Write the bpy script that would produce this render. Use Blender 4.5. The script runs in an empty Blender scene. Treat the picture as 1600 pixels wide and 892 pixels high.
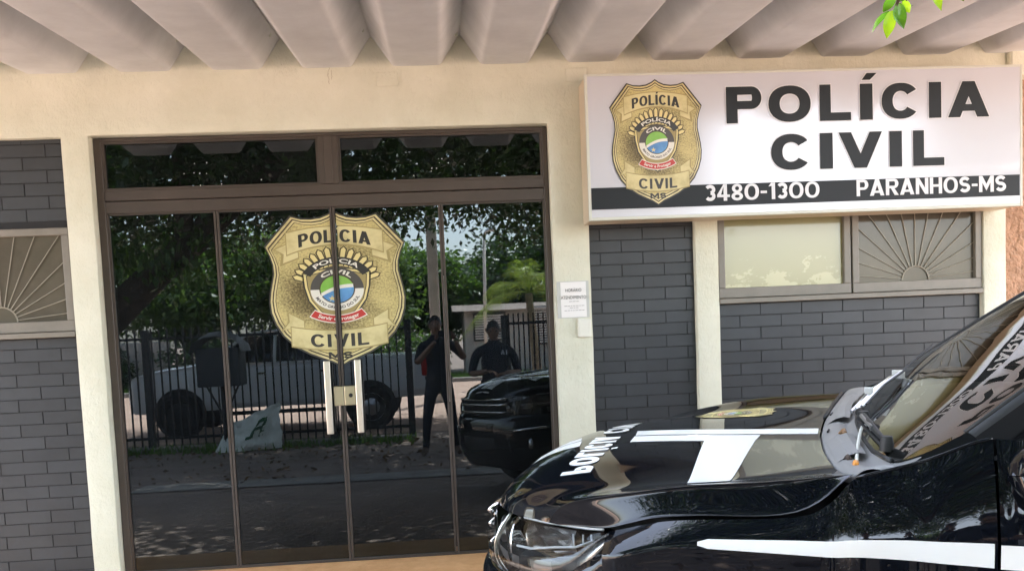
import bpy, bmesh, math, random
from mathutils import Vector, Matrix, noise
from mathutils.bvhtree import BVHTree
import numpy as np

random.seed(7)
rng = np.random.default_rng(7)
SC = bpy.context.scene
COL = SC.collection
PI = math.pi

# ------------------------------------------------------------------ camera
cam_d = bpy.data.cameras.new('camera')
cam = bpy.data.objects.new('camera', cam_d)
COL.objects.link(cam)
cam_d.sensor_width = 36.0
cam_d.lens = 36.0 * 1375.75 / 1600.0
cam_d.shift_y = (613.74 - 446.0) / 1600.0
cam_d.clip_start = 0.02
cam_d.clip_end = 2000.0
RT = Vector((0.99611788, -0.07638914, -0.04374776))
FW = Vector((0.07316391, 0.99478199, -0.07110438))
UP = Vector((0.04895109, 0.06762759, 0.99650906))
mw = Matrix.Identity(4)
for i in range(3):
    mw[i][0] = RT[i]; mw[i][1] = UP[i]; mw[i][2] = -FW[i]
mw[0][3], mw[1][3], mw[2][3] = 0.0, -5.4, 1.57
cam.matrix_world = mw
SC.camera = cam

# ------------------------------------------------------------------ light
SUN_EL, SUN_AZ = 67.0, 152.0          # azimuth clockwise from +Y (facade side); the sun stands over the street
world = bpy.data.worlds.new('World')
SC.world = world
world.use_nodes = True
wn = world.node_tree
sky = wn.nodes.new('ShaderNodeTexSky')
sky.sky_type = 'NISHITA'
sky.sun_disc = False
sky.sun_elevation = math.radians(SUN_EL)
sky.sun_rotation = math.radians(SUN_AZ)
sky.dust_density = 2.5
hsv = wn.nodes.new('ShaderNodeHueSaturation')        # a hazy, whiter sky
hsv.inputs['Saturation'].default_value = 0.62
wn.links.new(sky.outputs[0], hsv.inputs['Color'])
wn.links.new(hsv.outputs[0], wn.nodes['Background'].inputs[0])
wn.nodes['Background'].inputs[1].default_value = 0.12
sun_d = bpy.data.lights.new('sun', 'SUN')
sun_d.energy = 3.3
sun_d.angle = math.radians(0.5)
sun_d.color = (1.0, 0.97, 0.92)
sun = bpy.data.objects.new('sun', sun_d)
COL.objects.link(sun)
a, e = math.radians(SUN_AZ), math.radians(SUN_EL)
sun_vec = Vector((math.sin(a) * math.cos(e), math.cos(a) * math.cos(e), math.sin(e)))
sun.rotation_euler = sun_vec.to_track_quat('Z', 'Y').to_euler()
sun.location = sun_vec * 60
SC.view_settings.view_transform = 'Standard'
SC.view_settings.look = 'None'
SC.view_settings.exposure = 3.95
SC.view_settings.gamma = 1.0
SC.cycles.use_denoising = True
SC.cycles.max_bounces = 9
SC.cycles.diffuse_bounces = 5
SC.cycles.glossy_bounces = 5
SC.cycles.transparent_max_bounces = 14
SC.cycles.sample_clamp_indirect = 8.0
SC.cycles.caustics_reflective = False
SC.cycles.caustics_refractive = False

# ------------------------------------------------------------------ materials
def mat(name, col, rough=0.5, metal=0.0, ior=1.5, coat=0.0, var=None, bump=None, island=0.0, trans=None, coatr=0.03):
    """var=(scale, amount[, second colour]); bump=(scale, strength, distance)"""
    m = bpy.data.materials.new(name); m.use_nodes = True
    nt = m.node_tree; N = nt.nodes; Lk = nt.links
    b = N['Principled BSDF']
    b.inputs['Base Color'].default_value = (*col, 1)
    b.inputs['Roughness'].default_value = rough
    b.inputs['Metallic'].default_value = metal
    b.inputs['IOR'].default_value = ior
    b.inputs['Coat Weight'].default_value = coat
    b.inputs['Coat Roughness'].default_value = coatr
    tc = N.new('ShaderNodeTexCoord')
    out = None
    if var:
        nz = N.new('ShaderNodeTexNoise'); nz.inputs['Scale'].default_value = var[0]; nz.inputs['Detail'].default_value = 6
        nz.inputs['Roughness'].default_value = 0.65
        Lk.new(tc.outputs['Object'], nz.inputs['Vector'])
        rp = N.new('ShaderNodeValToRGB')
        rp.color_ramp.elements[0].position = 0.32; rp.color_ramp.elements[1].position = 0.68
        if len(var) > 2:
            c0, c1 = col, var[2]
        else:
            c0 = [max(0, c * (1 - var[1])) for c in col]; c1 = [min(1, c * (1 + var[1])) for c in col]
        rp.color_ramp.elements[0].color = (*c0, 1); rp.color_ramp.elements[1].color = (*c1, 1)
        Lk.new(nz.outputs['Fac'], rp.inputs['Fac']); out = rp.outputs['Color']
    if island:
        g = N.new('ShaderNodeNewGeometry')
        hs = N.new('ShaderNodeHueSaturation')
        mr = N.new('ShaderNodeMapRange'); mr.inputs['To Min'].default_value = 1 - island; mr.inputs['To Max'].default_value = 1 + island
        Lk.new(g.outputs['Random Per Island'], mr.inputs['Value']); Lk.new(mr.outputs['Result'], hs.inputs['Value'])
        if out: Lk.new(out, hs.inputs['Color'])
        else: hs.inputs['Color'].default_value = (*col, 1)
        out = hs.outputs['Color']
    if out: Lk.new(out, b.inputs['Base Color'])
    if bump:
        nz2 = N.new('ShaderNodeTexNoise'); nz2.inputs['Scale'].default_value = bump[0]; nz2.inputs['Detail'].default_value = 5
        Lk.new(tc.outputs['Object'], nz2.inputs['Vector'])
        bp = N.new('ShaderNodeBump'); bp.inputs['Strength'].default_value = bump[1]; bp.inputs['Distance'].default_value = bump[2]
        Lk.new(nz2.outputs['Fac'], bp.inputs['Height']); Lk.new(bp.outputs['Normal'], b.inputs['Normal'])
    if trans:
        t = N.new('ShaderNodeBsdfTranslucent'); t.inputs['Color'].default_value = (*trans[0], 1)
        mx = N.new('ShaderNodeMixShader'); mx.inputs[0].default_value = trans[1]
        if out:
            gm = N.new('ShaderNodeMix'); gm.data_type = 'RGBA'; gm.blend_type = 'MULTIPLY'; gm.inputs[0].default_value = 0.0
        Lk.new(b.outputs[0], mx.inputs[1]); Lk.new(t.outputs[0], mx.inputs[2])
        Lk.new(mx.outputs[0], N['Material Output'].inputs['Surface'])
    return m

def glass(name, tint, ior, rough=0.0, haze=0.0, gcol=(1, 1, 1)):
    m = bpy.data.materials.new(name); m.use_nodes = True
    nt = m.node_tree; N = nt.nodes; Lk = nt.links
    N.remove(N['Principled BSDF'])
    fr = N.new('ShaderNodeFresnel'); fr.inputs['IOR'].default_value = ior
    gl = N.new('ShaderNodeBsdfGlossy'); gl.inputs['Roughness'].default_value = rough; gl.inputs['Color'].default_value = (*gcol, 1)
    tr = N.new('ShaderNodeBsdfTransparent'); tr.inputs['Color'].default_value = (*tint, 1)
    mx = N.new('ShaderNodeMixShader')
    Lk.new(fr.outputs[0], mx.inputs[0]); Lk.new(tr.outputs[0], mx.inputs[1]); Lk.new(gl.outputs[0], mx.inputs[2])
    out = mx.outputs[0]
    if haze:                               # bluish flare haze painted over the pane as a thin diffuse layer
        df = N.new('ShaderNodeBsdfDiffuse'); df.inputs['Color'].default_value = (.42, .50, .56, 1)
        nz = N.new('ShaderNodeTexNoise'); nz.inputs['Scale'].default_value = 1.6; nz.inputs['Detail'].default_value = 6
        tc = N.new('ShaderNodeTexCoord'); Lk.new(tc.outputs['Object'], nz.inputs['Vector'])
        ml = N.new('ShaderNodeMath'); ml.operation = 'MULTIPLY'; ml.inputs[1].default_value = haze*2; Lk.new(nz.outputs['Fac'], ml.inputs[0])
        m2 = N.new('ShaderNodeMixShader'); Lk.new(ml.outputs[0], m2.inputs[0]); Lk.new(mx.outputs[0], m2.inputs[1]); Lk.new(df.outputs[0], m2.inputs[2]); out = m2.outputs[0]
    Lk.new(out, N['Material Output'].inputs['Surface'])
    return m

def plaster(name, col, col2):
    m = mat(name, col, rough=0.75, var=(2.2, 0, col2))
    nt = m.node_tree; N = nt.nodes; Lk = nt.links; b = N['Principled BSDF']
    tc = N.new('ShaderNodeTexCoord')
    mp = N.new('ShaderNodeMapping'); mp.inputs['Scale'].default_value = (1, 1, 0.45)
    Lk.new(tc.outputs['Object'], mp.inputs[0])
    n1 = N.new('ShaderNodeTexNoise'); n1.inputs['Scale'].default_value = 7; n1.inputs['Detail'].default_value = 8; n1.inputs['Roughness'].default_value = .6
    n2 = N.new('ShaderNodeTexNoise'); n2.inputs['Scale'].default_value = 55; n2.inputs['Detail'].default_value = 4
    n2.inputs['Distortion'].default_value = 1.2
    Lk.new(tc.outputs['Object'], n1.inputs['Vector']); Lk.new(mp.outputs[0], n2.inputs['Vector'])
    ad = N.new('ShaderNodeMath'); ad.operation = 'MULTIPLY_ADD'; ad.inputs[1].default_value = 0.22
    Lk.new(n2.outputs['Fac'], ad.inputs[0]); Lk.new(n1.outputs['Fac'], ad.inputs[2])
    bp = N.new('ShaderNodeBump'); bp.inputs['Strength'].default_value = 0.8; bp.inputs['Distance'].default_value = 0.018
    Lk.new(ad.outputs[0], bp.inputs['Height']); Lk.new(bp.outputs['Normal'], b.inputs['Normal'])
    return m

MT = {}
MT['wall'] = plaster('cream_plaster', (0.63, 0.635, 0.51), (0.735, 0.74, 0.625))
MT['roof'] = mat('roof_concrete', (0.72, 0.735, 0.76), 0.8, var=(2.6, 0, (0.59, 0.60, 0.62)), bump=(60, 0.15, 0.004))
MT['tile'] = mat('charcoal_tile', (0.029, 0.033, 0.038), 0.45, island=0.15, var=(5, .14), bump=(40, 0.08, 0.003))
MT['grout'] = mat('dark_grout', (0.019, 0.020, 0.022), 0.8)
MT['bronze'] = mat('bronze_aluminium', (0.060, 0.047, 0.039), 0.42, var=(4, 0.12))
MT['bronze_edge'] = mat('bronze_edge', (0.17, 0.13, 0.10), 0.4)
MT['winframe'] = mat('painted_window_metal', (0.20, 0.185, 0.155), 0.45, var=(8, 0.1))
MT['grille'] = mat('grille_bar', (0.30, 0.28, 0.225), 0.5)
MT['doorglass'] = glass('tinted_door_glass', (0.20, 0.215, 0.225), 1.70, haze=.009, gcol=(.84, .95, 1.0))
MT['chrome'] = mat('chrome', (0.82, 0.82, 0.80), 0.12, metal=1)
MT['steel'] = mat('brushed_steel', (0.80, 0.77, 0.68), 0.28, metal=1)
MT['brass'] = mat('lock_metal', (0.50, 0.46, 0.32), 0.3, metal=1)
MT['black'] = mat('matt_black', (0.012, 0.012, 0.013), 0.6)
MT['rubber'] = mat('black_rubber', (0.016, 0.016, 0.016), 0.55)
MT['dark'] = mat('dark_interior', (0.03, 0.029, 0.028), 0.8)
MT['terra'] = mat('terracotta_render', (0.46, 0.27, 0.17), 0.9, var=(9, 0.25), bump=(28, 1.0, 0.05))
MT['paint'] = mat('black_car_paint', (0.0035, 0.0045, 0.007), 0.4, ior=1.5, coat=1.0, coatr=0.03)
MT['paint'].node_tree.nodes['Principled BSDF'].inputs['Specular IOR Level'].default_value = 0.0
MT['pillarpaint'] = mat('black_pillar_paint', (0.004, 0.004, 0.005), 0.4, ior=1.2)
def dusty(m):
    nt = m.node_tree; N = nt.nodes; Lk = nt.links; bs = N['Principled BSDF']
    tc = N.new('ShaderNodeTexCoord'); nz = N.new('ShaderNodeTexNoise'); nz.inputs['Scale'].default_value = 130; nz.inputs['Detail'].default_value = 3
    Lk.new(tc.outputs['Object'], nz.inputs['Vector'])
    n2 = N.new('ShaderNodeTexNoise'); n2.inputs['Scale'].default_value = 3; n2.inputs['Detail'].default_value = 5; Lk.new(tc.outputs['Object'], n2.inputs['Vector'])
    ad = N.new('ShaderNodeMath'); ad.operation = 'MULTIPLY_ADD'; ad.inputs[1].default_value = .35; Lk.new(n2.outputs['Fac'], ad.inputs[0]); Lk.new(nz.outputs['Fac'], ad.inputs[2])
    rp = N.new('ShaderNodeValToRGB'); rp.color_ramp.elements[0].position = .88; rp.color_ramp.elements[1].position = 1.0
    rp.color_ramp.elements[0].color = (.0035,.0045,.007,1); rp.color_ramp.elements[1].color = (.05,.046,.04,1)
    Lk.new(ad.outputs[0], rp.inputs['Fac']); Lk.new(rp.outputs[0], bs.inputs['Base Color'])
dusty(MT['paint'])
MT['whitevinyl'] = mat('white_vinyl', (0.80, 0.81, 0.79), 0.3)
MT['cowl'] = mat('grey_cowl_plastic', (0.24, 0.235, 0.23), 0.5, bump=(120, 0.1, 0.002))
MT['windshield'] = glass('windshield_glass', (0.62, 0.68, 0.66), 2.5)
MT['lens'] = glass('headlight_lens', (0.92, 0.93, 0.93), 1.5)
MT['lamphouse'] = mat('headlight_housing', (0.55, 0.54, 0.52), 0.2, metal=1)
MT['sideglass'] = glass('dark_side_glass', (0.06, 0.065, 0.07), 1.6)
MT['rim'] = mat('alloy', (0.45, 0.45, 0.46), 0.3, metal=0.9)
MT['tyre'] = mat('tyre_rubber', (0.018, 0.017, 0.017), 0.8)
MT['seat'] = mat('seat_fabric', (0.05, 0.047, 0.043), 0.8)
MT['orange'] = mat('amber_plastic', (0.75, 0.28, 0.03), 0.35)
MT['redlamp'] = mat('red_lamp', (0.45, 0.02, 0.02), 0.2)
MT['whitecar'] = mat('white_car_paint', (0.74, 0.75, 0.76), 0.3, coat=0.6)
MT['white'] = mat('white_plastic', (0.74, 0.74, 0.66), 0.45)
MT['paper'] = mat('paper', (0.80, 0.79, 0.78), 0.35, bump=(18, 0.35, 0.01))
MT['plasticfilm'] = mat('plastic_sleeve', (0.55, 0.57, 0.55), 0.15)
MT['ink'] = mat('black_ink', (0.035, 0.035, 0.035), 0.5)
MT['greyink'] = mat('grey_ink', (0.33, 0.33, 0.33), 0.6)
MT['signface'] = mat('sign_vinyl', (0.585, 0.60, 0.66), 0.17, ior=1.75)
MT['signcase'] = mat('sign_case', (0.60, 0.52, 0.40), 0.5)
MT['signrim'] = mat('sign_rim', (0.60, 0.62, 0.55), 0.4)
MT['signblack'] = mat('sign_black', (0.018, 0.022, 0.026), 0.45, ior=1.3)
MT['signwhite'] = mat('sign_white', (0.68, 0.69, 0.72), 0.3)
MT['b_gold'] = mat('badge_gold', (0.20, 0.155, 0.05), 0.4, var=(7, 0, (0.58, 0.49, 0.20)), bump=(120, 0.4, 0.006))
MT['b_rim'] = mat('badge_rim', (0.66, 0.59, 0.30), 0.3, var=(5, 0, (0.42, 0.35, 0.14)))
MT['b_rim2'] = mat('badge_rim_dark', (0.06, 0.045, 0.02), 0.4)
MT['b_parch'] = mat('badge_ribbon', (0.68, 0.62, 0.33), 0.45, var=(4, 0, (0.56, 0.49, 0.23)))
MT['b_parch2'] = mat('badge_ribbon_fold', (0.33, 0.27, 0.11), 0.45)
MT['b_ray'] = mat('badge_ray', (0.70, 0.60, 0.27), 0.35)
MT['b_black'] = mat('badge_black', (0.03, 0.028, 0.026), 0.35)
MT['b_grey'] = mat('badge_grey', (0.07, 0.065, 0.06), 0.4)
MT['b_white'] = mat('badge_white', (0.74, 0.73, 0.66), 0.35)
MT['b_green'] = mat('badge_green', (0.16, 0.42, 0.05), 0.3, var=(6, 0, (0.30, 0.55, 0.12)))
MT['b_blue'] = mat('badge_blue', (0.05, 0.16, 0.42), 0.3, var=(7, 0, (0.14, 0.36, 0.66)))
MT['b_red'] = mat('badge_red', (0.48, 0.035, 0.03), 0.35)
def gold_print(m, dark, light, scale, shade):
    """printed hammered gold: mottling and a darker print around the emblem, all in the print's own coordinates"""
    nt = m.node_tree; N = nt.nodes; Lk = nt.links; bs = N['Principled BSDF']
    uv = N.new('ShaderNodeUVMap'); uv.uv_map = 'print'
    nz = N.new('ShaderNodeTexNoise'); nz.inputs['Scale'].default_value = scale; nz.inputs['Detail'].default_value = 5; nz.inputs['Roughness'].default_value = .7
    Lk.new(uv.outputs[0], nz.inputs['Vector'])
    sb = N.new('ShaderNodeVectorMath'); sb.operation = 'SUBTRACT'; sb.inputs[1].default_value = (.5, .49, 0); Lk.new(uv.outputs[0], sb.inputs[0])
    ln = N.new('ShaderNodeVectorMath'); ln.operation = 'LENGTH'; Lk.new(sb.outputs[0], ln.inputs[0])
    mr = N.new('ShaderNodeMapRange'); mr.inputs['From Min'].default_value = .16; mr.inputs['From Max'].default_value = .34; mr.inputs['To Min'].default_value = -shade; mr.inputs['To Max'].default_value = -.02
    Lk.new(ln.outputs['Value'], mr.inputs['Value'])
    n2 = N.new('ShaderNodeTexNoise'); n2.inputs['Scale'].default_value = 3.2; Lk.new(uv.outputs[0], n2.inputs['Vector'])
    a1 = N.new('ShaderNodeMath'); a1.operation = 'ADD'; Lk.new(nz.outputs['Fac'], a1.inputs[0]); Lk.new(mr.outputs[0], a1.inputs[1])
    a2 = N.new('ShaderNodeMath'); a2.operation = 'MULTIPLY_ADD'; a2.inputs[1].default_value = .8; Lk.new(n2.outputs['Fac'], a2.inputs[0]); Lk.new(a1.outputs[0], a2.inputs[2])
    rp = N.new('ShaderNodeValToRGB'); rp.color_ramp.elements[0].position = .48; rp.color_ramp.elements[1].position = 1.0
    rp.color_ramp.interpolation = 'EASE'
    rp.color_ramp.elements[0].color = (*dark, 1); rp.color_ramp.elements[1].color = (*light, 1)
    sc2 = N.new('ShaderNodeMath'); sc2.operation = 'MULTIPLY'; sc2.inputs[1].default_value = 1.0; Lk.new(a2.outputs[0], sc2.inputs[0])
    Lk.new(sc2.outputs[0], rp.inputs['Fac']); Lk.new(rp.outputs[0], bs.inputs['Base Color'])
gold_print(MT['b_gold'], (.085,.062,.020), (.60,.51,.22), 95, .26)
gold_print(MT['b_rim'], (.20,.155,.055), (.68,.60,.31), 6, .0)
gold_print(MT['b_parch'], (.33,.27,.10), (.66,.59,.31), 5, .0)
MT['slab'] = mat('terracotta_slab', (0.66, 0.35, 0.15), 0.75, var=(9, 0, (0.80, 0.47, 0.22)), bump=(30, 0.5, 0.012))
MT['dirt'] = mat('yard_dirt', (0.165, 0.122, 0.10), 0.95, var=(1.3, 0, (0.265, 0.205, 0.17)), bump=(14, 0.7, 0.04))
MT['road'] = mat('red_road', (0.33, 0.215, 0.16), 0.9, var=(0.8, 0, (0.42, 0.295, 0.23)), bump=(10, 0.4, 0.03))
MT['concrete'] = mat('old_concrete', (0.26, 0.235, 0.21), 0.85, var=(3, 0.2), bump=(30, 0.3, 0.01))
MT['grass'] = mat('grass_blade', (0.075, 0.15, 0.025), 0.6, island=0.35, trans=((0.16, 0.30, 0.04), 0.35))
MT['leaf'] = mat('tree_leaf', (0.040, 0.085, 0.018), 0.38, island=0.45, trans=((0.14, 0.28, 0.03), 0.30))
MT['leaf2'] = mat('pale_leaf', (0.070, 0.13, 0.028), 0.42, island=0.45, trans=((0.20, 0.34, 0.05), 0.35))
MT['leafdark'] = mat('dark_leaf', (0.022, 0.050, 0.014), 0.35, island=0.4, trans=((0.08, 0.17, 0.02), 0.22))
MT['palmleaf'] = mat('palm_leaf', (0.17, 0.24, 0.035), 0.45, island=0.35, trans=((0.36, 0.50, 0.06), 0.35))
MT['twigleaf'] = mat('fresh_leaf', (0.035, 0.12, 0.018), 0.22, var=(9, 0.3), trans=((0.22, 0.50, 0.02), 0.45))
MT['twigleaf2'] = mat('lit_leaf', (0.22, 0.46, 0.02), 0.25, var=(9, 0.2), trans=((0.60, 0.85, 0.03), 0.5))  # lit look of the bright leaves put into a lighter green
MT['bark'] = mat('tree_bark', (0.075, 0.055, 0.042), 0.95, var=(6, 0.35), bump=(12, 0.8, 0.06))
MT['palmtrunk'] = mat('palm_trunk', (0.27, 0.23, 0.17), 0.9, var=(9, 0.3), bump=(18, 0.6, 0.03))
MT['fence'] = mat('dark_fence_paint', (0.020, 0.019, 0.019), 0.55)
MT['pole'] = mat('pale_pole', (0.60, 0.55, 0.49), 0.8, var=(2, 0.15))
MT['bin'] = mat('dark_bin', (0.028, 0.032, 0.035), 0.6)
MT['tarp'] = mat('grey_tarp', (0.16, 0.165, 0.17), 0.5, bump=(9, 0.6, 0.04))
MT['sack'] = mat('woven_white_sack', (0.66, 0.68, 0.60), 0.55, var=(5, 0.15), bump=(14, 0.8, 0.04))
MT['sackgreen'] = mat('sack_green', (0.02, 0.10, 0.045), 0.6)
MT['skin'] = mat('skin', (0.25, 0.135, 0.085), 0.5)
MT['lips'] = mat('lips', (0.20, 0.075, 0.06), 0.5)
MT['navy'] = mat('navy_cloth', (0.016, 0.018, 0.026), 0.85, bump=(22, 0.4, 0.02))
MT['shoe'] = mat('brown_boot', (0.12, 0.075, 0.05), 0.6)
MT['hair'] = mat('black_hair', (0.012, 0.010, 0.009), 0.5)
MT['housewall'] = mat('grey_house_render', (0.36, 0.34, 0.31), 0.85, var=(1.5, 0.15))
MT['housetile'] = mat('clay_tiles', (0.17, 0.135, 0.115), 0.85, var=(3, 0.3))

# ------------------------------------------------------------------ mesh helpers
ORG = {}
def origin(o):
    while o is not None:
        if o.name in ORG: return ORG[o.name]
        o = o.parent
    return Vector((0, 0, 0))

def thing(name, label, cat, loc=(0, 0, 0), group=None, rot=None):
    o = bpy.data.objects.new(name, None); COL.objects.link(o)
    o.location = loc; o.empty_display_size = 0.1
    if rot: o.rotation_euler = rot; ORG[o.name] = Vector((0, 0, 0))
    else: ORG[o.name] = Vector(loc)
    o['label'] = label; o['category'] = cat
    if group: o['group'] = group
    return o

def tag(o, label, cat, group=None):
    o['label'] = label; o['category'] = cat
    if group: o['group'] = group
    return o

class MB:
    def __init__(s): s.v = []; s.f = []; s.mi = []; s.mats = []
    def _m(s, m):
        if m not in s.mats: s.mats.append(m)
        return s.mats.index(m)
    def add(s, verts, faces, m=None):
        k = len(s.v); s.v.extend([tuple(p) for p in verts]); i = s._m(m)
        for f in faces: s.f.append(tuple(k + j for j in f)); s.mi.append(i)
    def box(s, x0, x1, y0, y1, z0, z1, m=None):
        v = [(x0,y0,z0),(x1,y0,z0),(x1,y1,z0),(x0,y1,z0),(x0,y0,z1),(x1,y0,z1),(x1,y1,z1),(x0,y1,z1)]
        s.add(v, [(0,3,2,1),(4,5,6,7),(0,1,5,4),(1,2,6,5),(2,3,7,6),(3,0,4,7)], m)
    def tube(s, pts, rad, n=8, m=None, cap=True):
        pts = [Vector(p) for p in pts]
        if not isinstance(rad, (list, tuple)): rad = [rad] * len(pts)
        rings = []; up = None
        for i, p in enumerate(pts):
            d = (pts[min(i+1, len(pts)-1)] - pts[max(i-1, 0)]).normalized()
            if up is None: up = Vector((0,0,1)) if abs(d.z) < 0.9 else Vector((1,0,0))
            sx = d.cross(up).normalized(); up = sx.cross(d).normalized()
            rings.append([p + (sx*math.cos(2*PI*k/n) + up*math.sin(2*PI*k/n))*rad[i] for k in range(n)])
        v = [q for r in rings for q in r]; f = []
        for i in range(len(rings)-1):
            for k in range(n):
                a, b = i*n+k, i*n+(k+1) % n
                f.append((a, b, b+n, a+n))
        if cap:
            f.append(tuple(range(n-1, -1, -1))); f.append(tuple(range((len(rings)-1)*n, len(rings)*n)))
        s.add(v, f, m)
    def lathe(s, prof, axis, c, n=24, m=None):
        """prof: (r, t) along axis 'x','y','z'"""
        v = []; f = []
        for (r, t) in prof:
            for k in range(n):
                a = 2*PI*k/n; p, q = r*math.cos(a), r*math.sin(a)
                v.append({'x': (c[0]+t, c[1]+p, c[2]+q), 'y': (c[0]+p, c[1]+t, c[2]+q), 'z': (c[0]+p, c[1]+q, c[2]+t)}[axis])
        for i in range(len(prof)-1):
            for k in range(n):
                a, b = i*n+k, i*n+(k+1) % n
                f.append((a, b, b+n, a+n))
        s.add(v, f, m)
    def grid(s, G, m=None, flip=False):
        r, c = len(G), len(G[0]); v = [p for row in G for p in row]; f = []
        for i in range(r-1):
            for j in range(c-1):
                q = (i*c+j, i*c+j+1, (i+1)*c+j+1, (i+1)*c+j)
                f.append(q[::-1] if flip else q)
        s.add(v, f, m)
    def build(s, name, m=None, parent=None, smooth=False, bevel=0, seg=1, label=None, local=False):
        me = bpy.data.meshes.new(name)
        o0 = Vector((0,0,0)) if local else (origin(parent) if parent else Vector((0,0,0)))
        me.from_pydata([(p[0]-o0.x, p[1]-o0.y, p[2]-o0.z) for p in s.v], [], s.f)
        for k in s.mats: me.materials.append(k if k is not None else m)
        me.polygons.foreach_set('material_index', s.mi)
        bm = bmesh.new(); bm.from_mesh(me); bmesh.ops.recalc_face_normals(bm, faces=bm.faces[:]) if len(bm.faces) < 20000 else None
        bm.to_mesh(me); bm.free()
        if smooth:
            me.polygons.foreach_set('use_smooth', [True]*len(me.polygons))
        me.update()
        o = bpy.data.objects.new(name, me); COL.objects.link(o)
        if parent: o.parent = parent
        if label: o['label'] = label
        if bevel:
            b = o.modifiers.new('bevel', 'BEVEL'); b.width = bevel; b.segments = seg; b.limit_method = 'ANGLE'; b.angle_limit = math.radians(40)
        return o

def shade_auto(o, ang=35):
    me = o.data
    me.polygons.foreach_set('use_smooth', [True]*len(me.polygons))
    bm = bmesh.new(); bm.from_mesh(me)
    for e_ in bm.edges:
        if len(e_.link_faces) == 2 and e_.calc_face_angle(0) > math.radians(ang): e_.smooth = False
    bm.to_mesh(me); bm.free()

def copy_tree(o, parent=None):
    c = o.copy(); COL.objects.link(c); c.parent = parent
    if o.name in ORG: ORG[c.name] = ORG[o.name]
    for ch in list(o.children): copy_tree(ch, c)
    return c

def cr(p, n):
    """Catmull-Rom upsample a list of points, n pieces per span"""
    P = [Vector(q) for q in p]; out = []
    for i in range(len(P)-1):
        a = P[i-1] if i else P[0]*2 - P[1]; b, c = P[i], P[i+1]
        d = P[i+2] if i+2 < len(P) else P[-1]*2 - P[-2]
        for k in range(n):
            t = k/n
            out.append(0.5*((2*b) + (c-a)*t + (2*a-5*b+4*c-d)*t*t + (3*b-a-3*c+d)*t**3))
    out.append(P[-1]); return out

def loft(rows, nu=4, nv=4):
    """rows of control points -> dense grid"""
    R = [cr(r, nu) for r in rows]
    cols = [cr([R[i][j] for i in range(len(R))], nv) for j in range(len(R[0]))]
    return [[cols[j][i] for j in range(len(cols))] for i in range(len(cols[0]))]

# ------------------------------------------------------------------ lettering
def ring(cx, cy, ax, ay, bx, by, a0=0, a1=360, n=36, p=2.0):
    """quads between an outer and an inner superellipse"""
    def pt(rx, ry, t):
        c, s_ = math.cos(t), math.sin(t)
        return (cx + rx*math.copysign(abs(c)**(2/p), c), cy + ry*math.copysign(abs(s_)**(2/p), s_))
    out = []
    for k in range(n):
        t0 = math.radians(a0 + (a1-a0)*k/n); t1 = math.radians(a0 + (a1-a0)*(k+1)/n)
        out.append([pt(ax, ay, t0), pt(ax, ay, t1), pt(bx, by, t1), pt(bx, by, t0)])
    return out

def strip(pts, w):
    """constant-width ribbon along a 2D polyline"""
    P = [Vector((p[0], p[1])) for p in pts]; L = []; Rr = []
    for i, p in enumerate(P):
        d = (P[min(i+1, len(P)-1)] - P[max(i-1, 0)]).normalized(); nrm = Vector((-d.y, d.x))
        if 0 < i < len(P)-1:
            d1 = (P[i]-P[i-1]).normalized(); c = max(0.4, nrm.dot(Vector((-d1.y, d1.x))))
        else: c = 1
        L.append(p + nrm*w/2/c); Rr.append(p - nrm*w/2/c)
    return [[tuple(L[i]), tuple(L[i+1]), tuple(Rr[i+1]), tuple(Rr[i])] for i in range(len(P)-1)]

def arc(cx, cy, rx, ry, a0, a1, n=12):
    return [(cx + rx*math.cos(math.radians(a0+(a1-a0)*k/n)), cy + ry*math.sin(math.radians(a0+(a1-a0)*k/n))) for k in range(n+1)]

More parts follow.
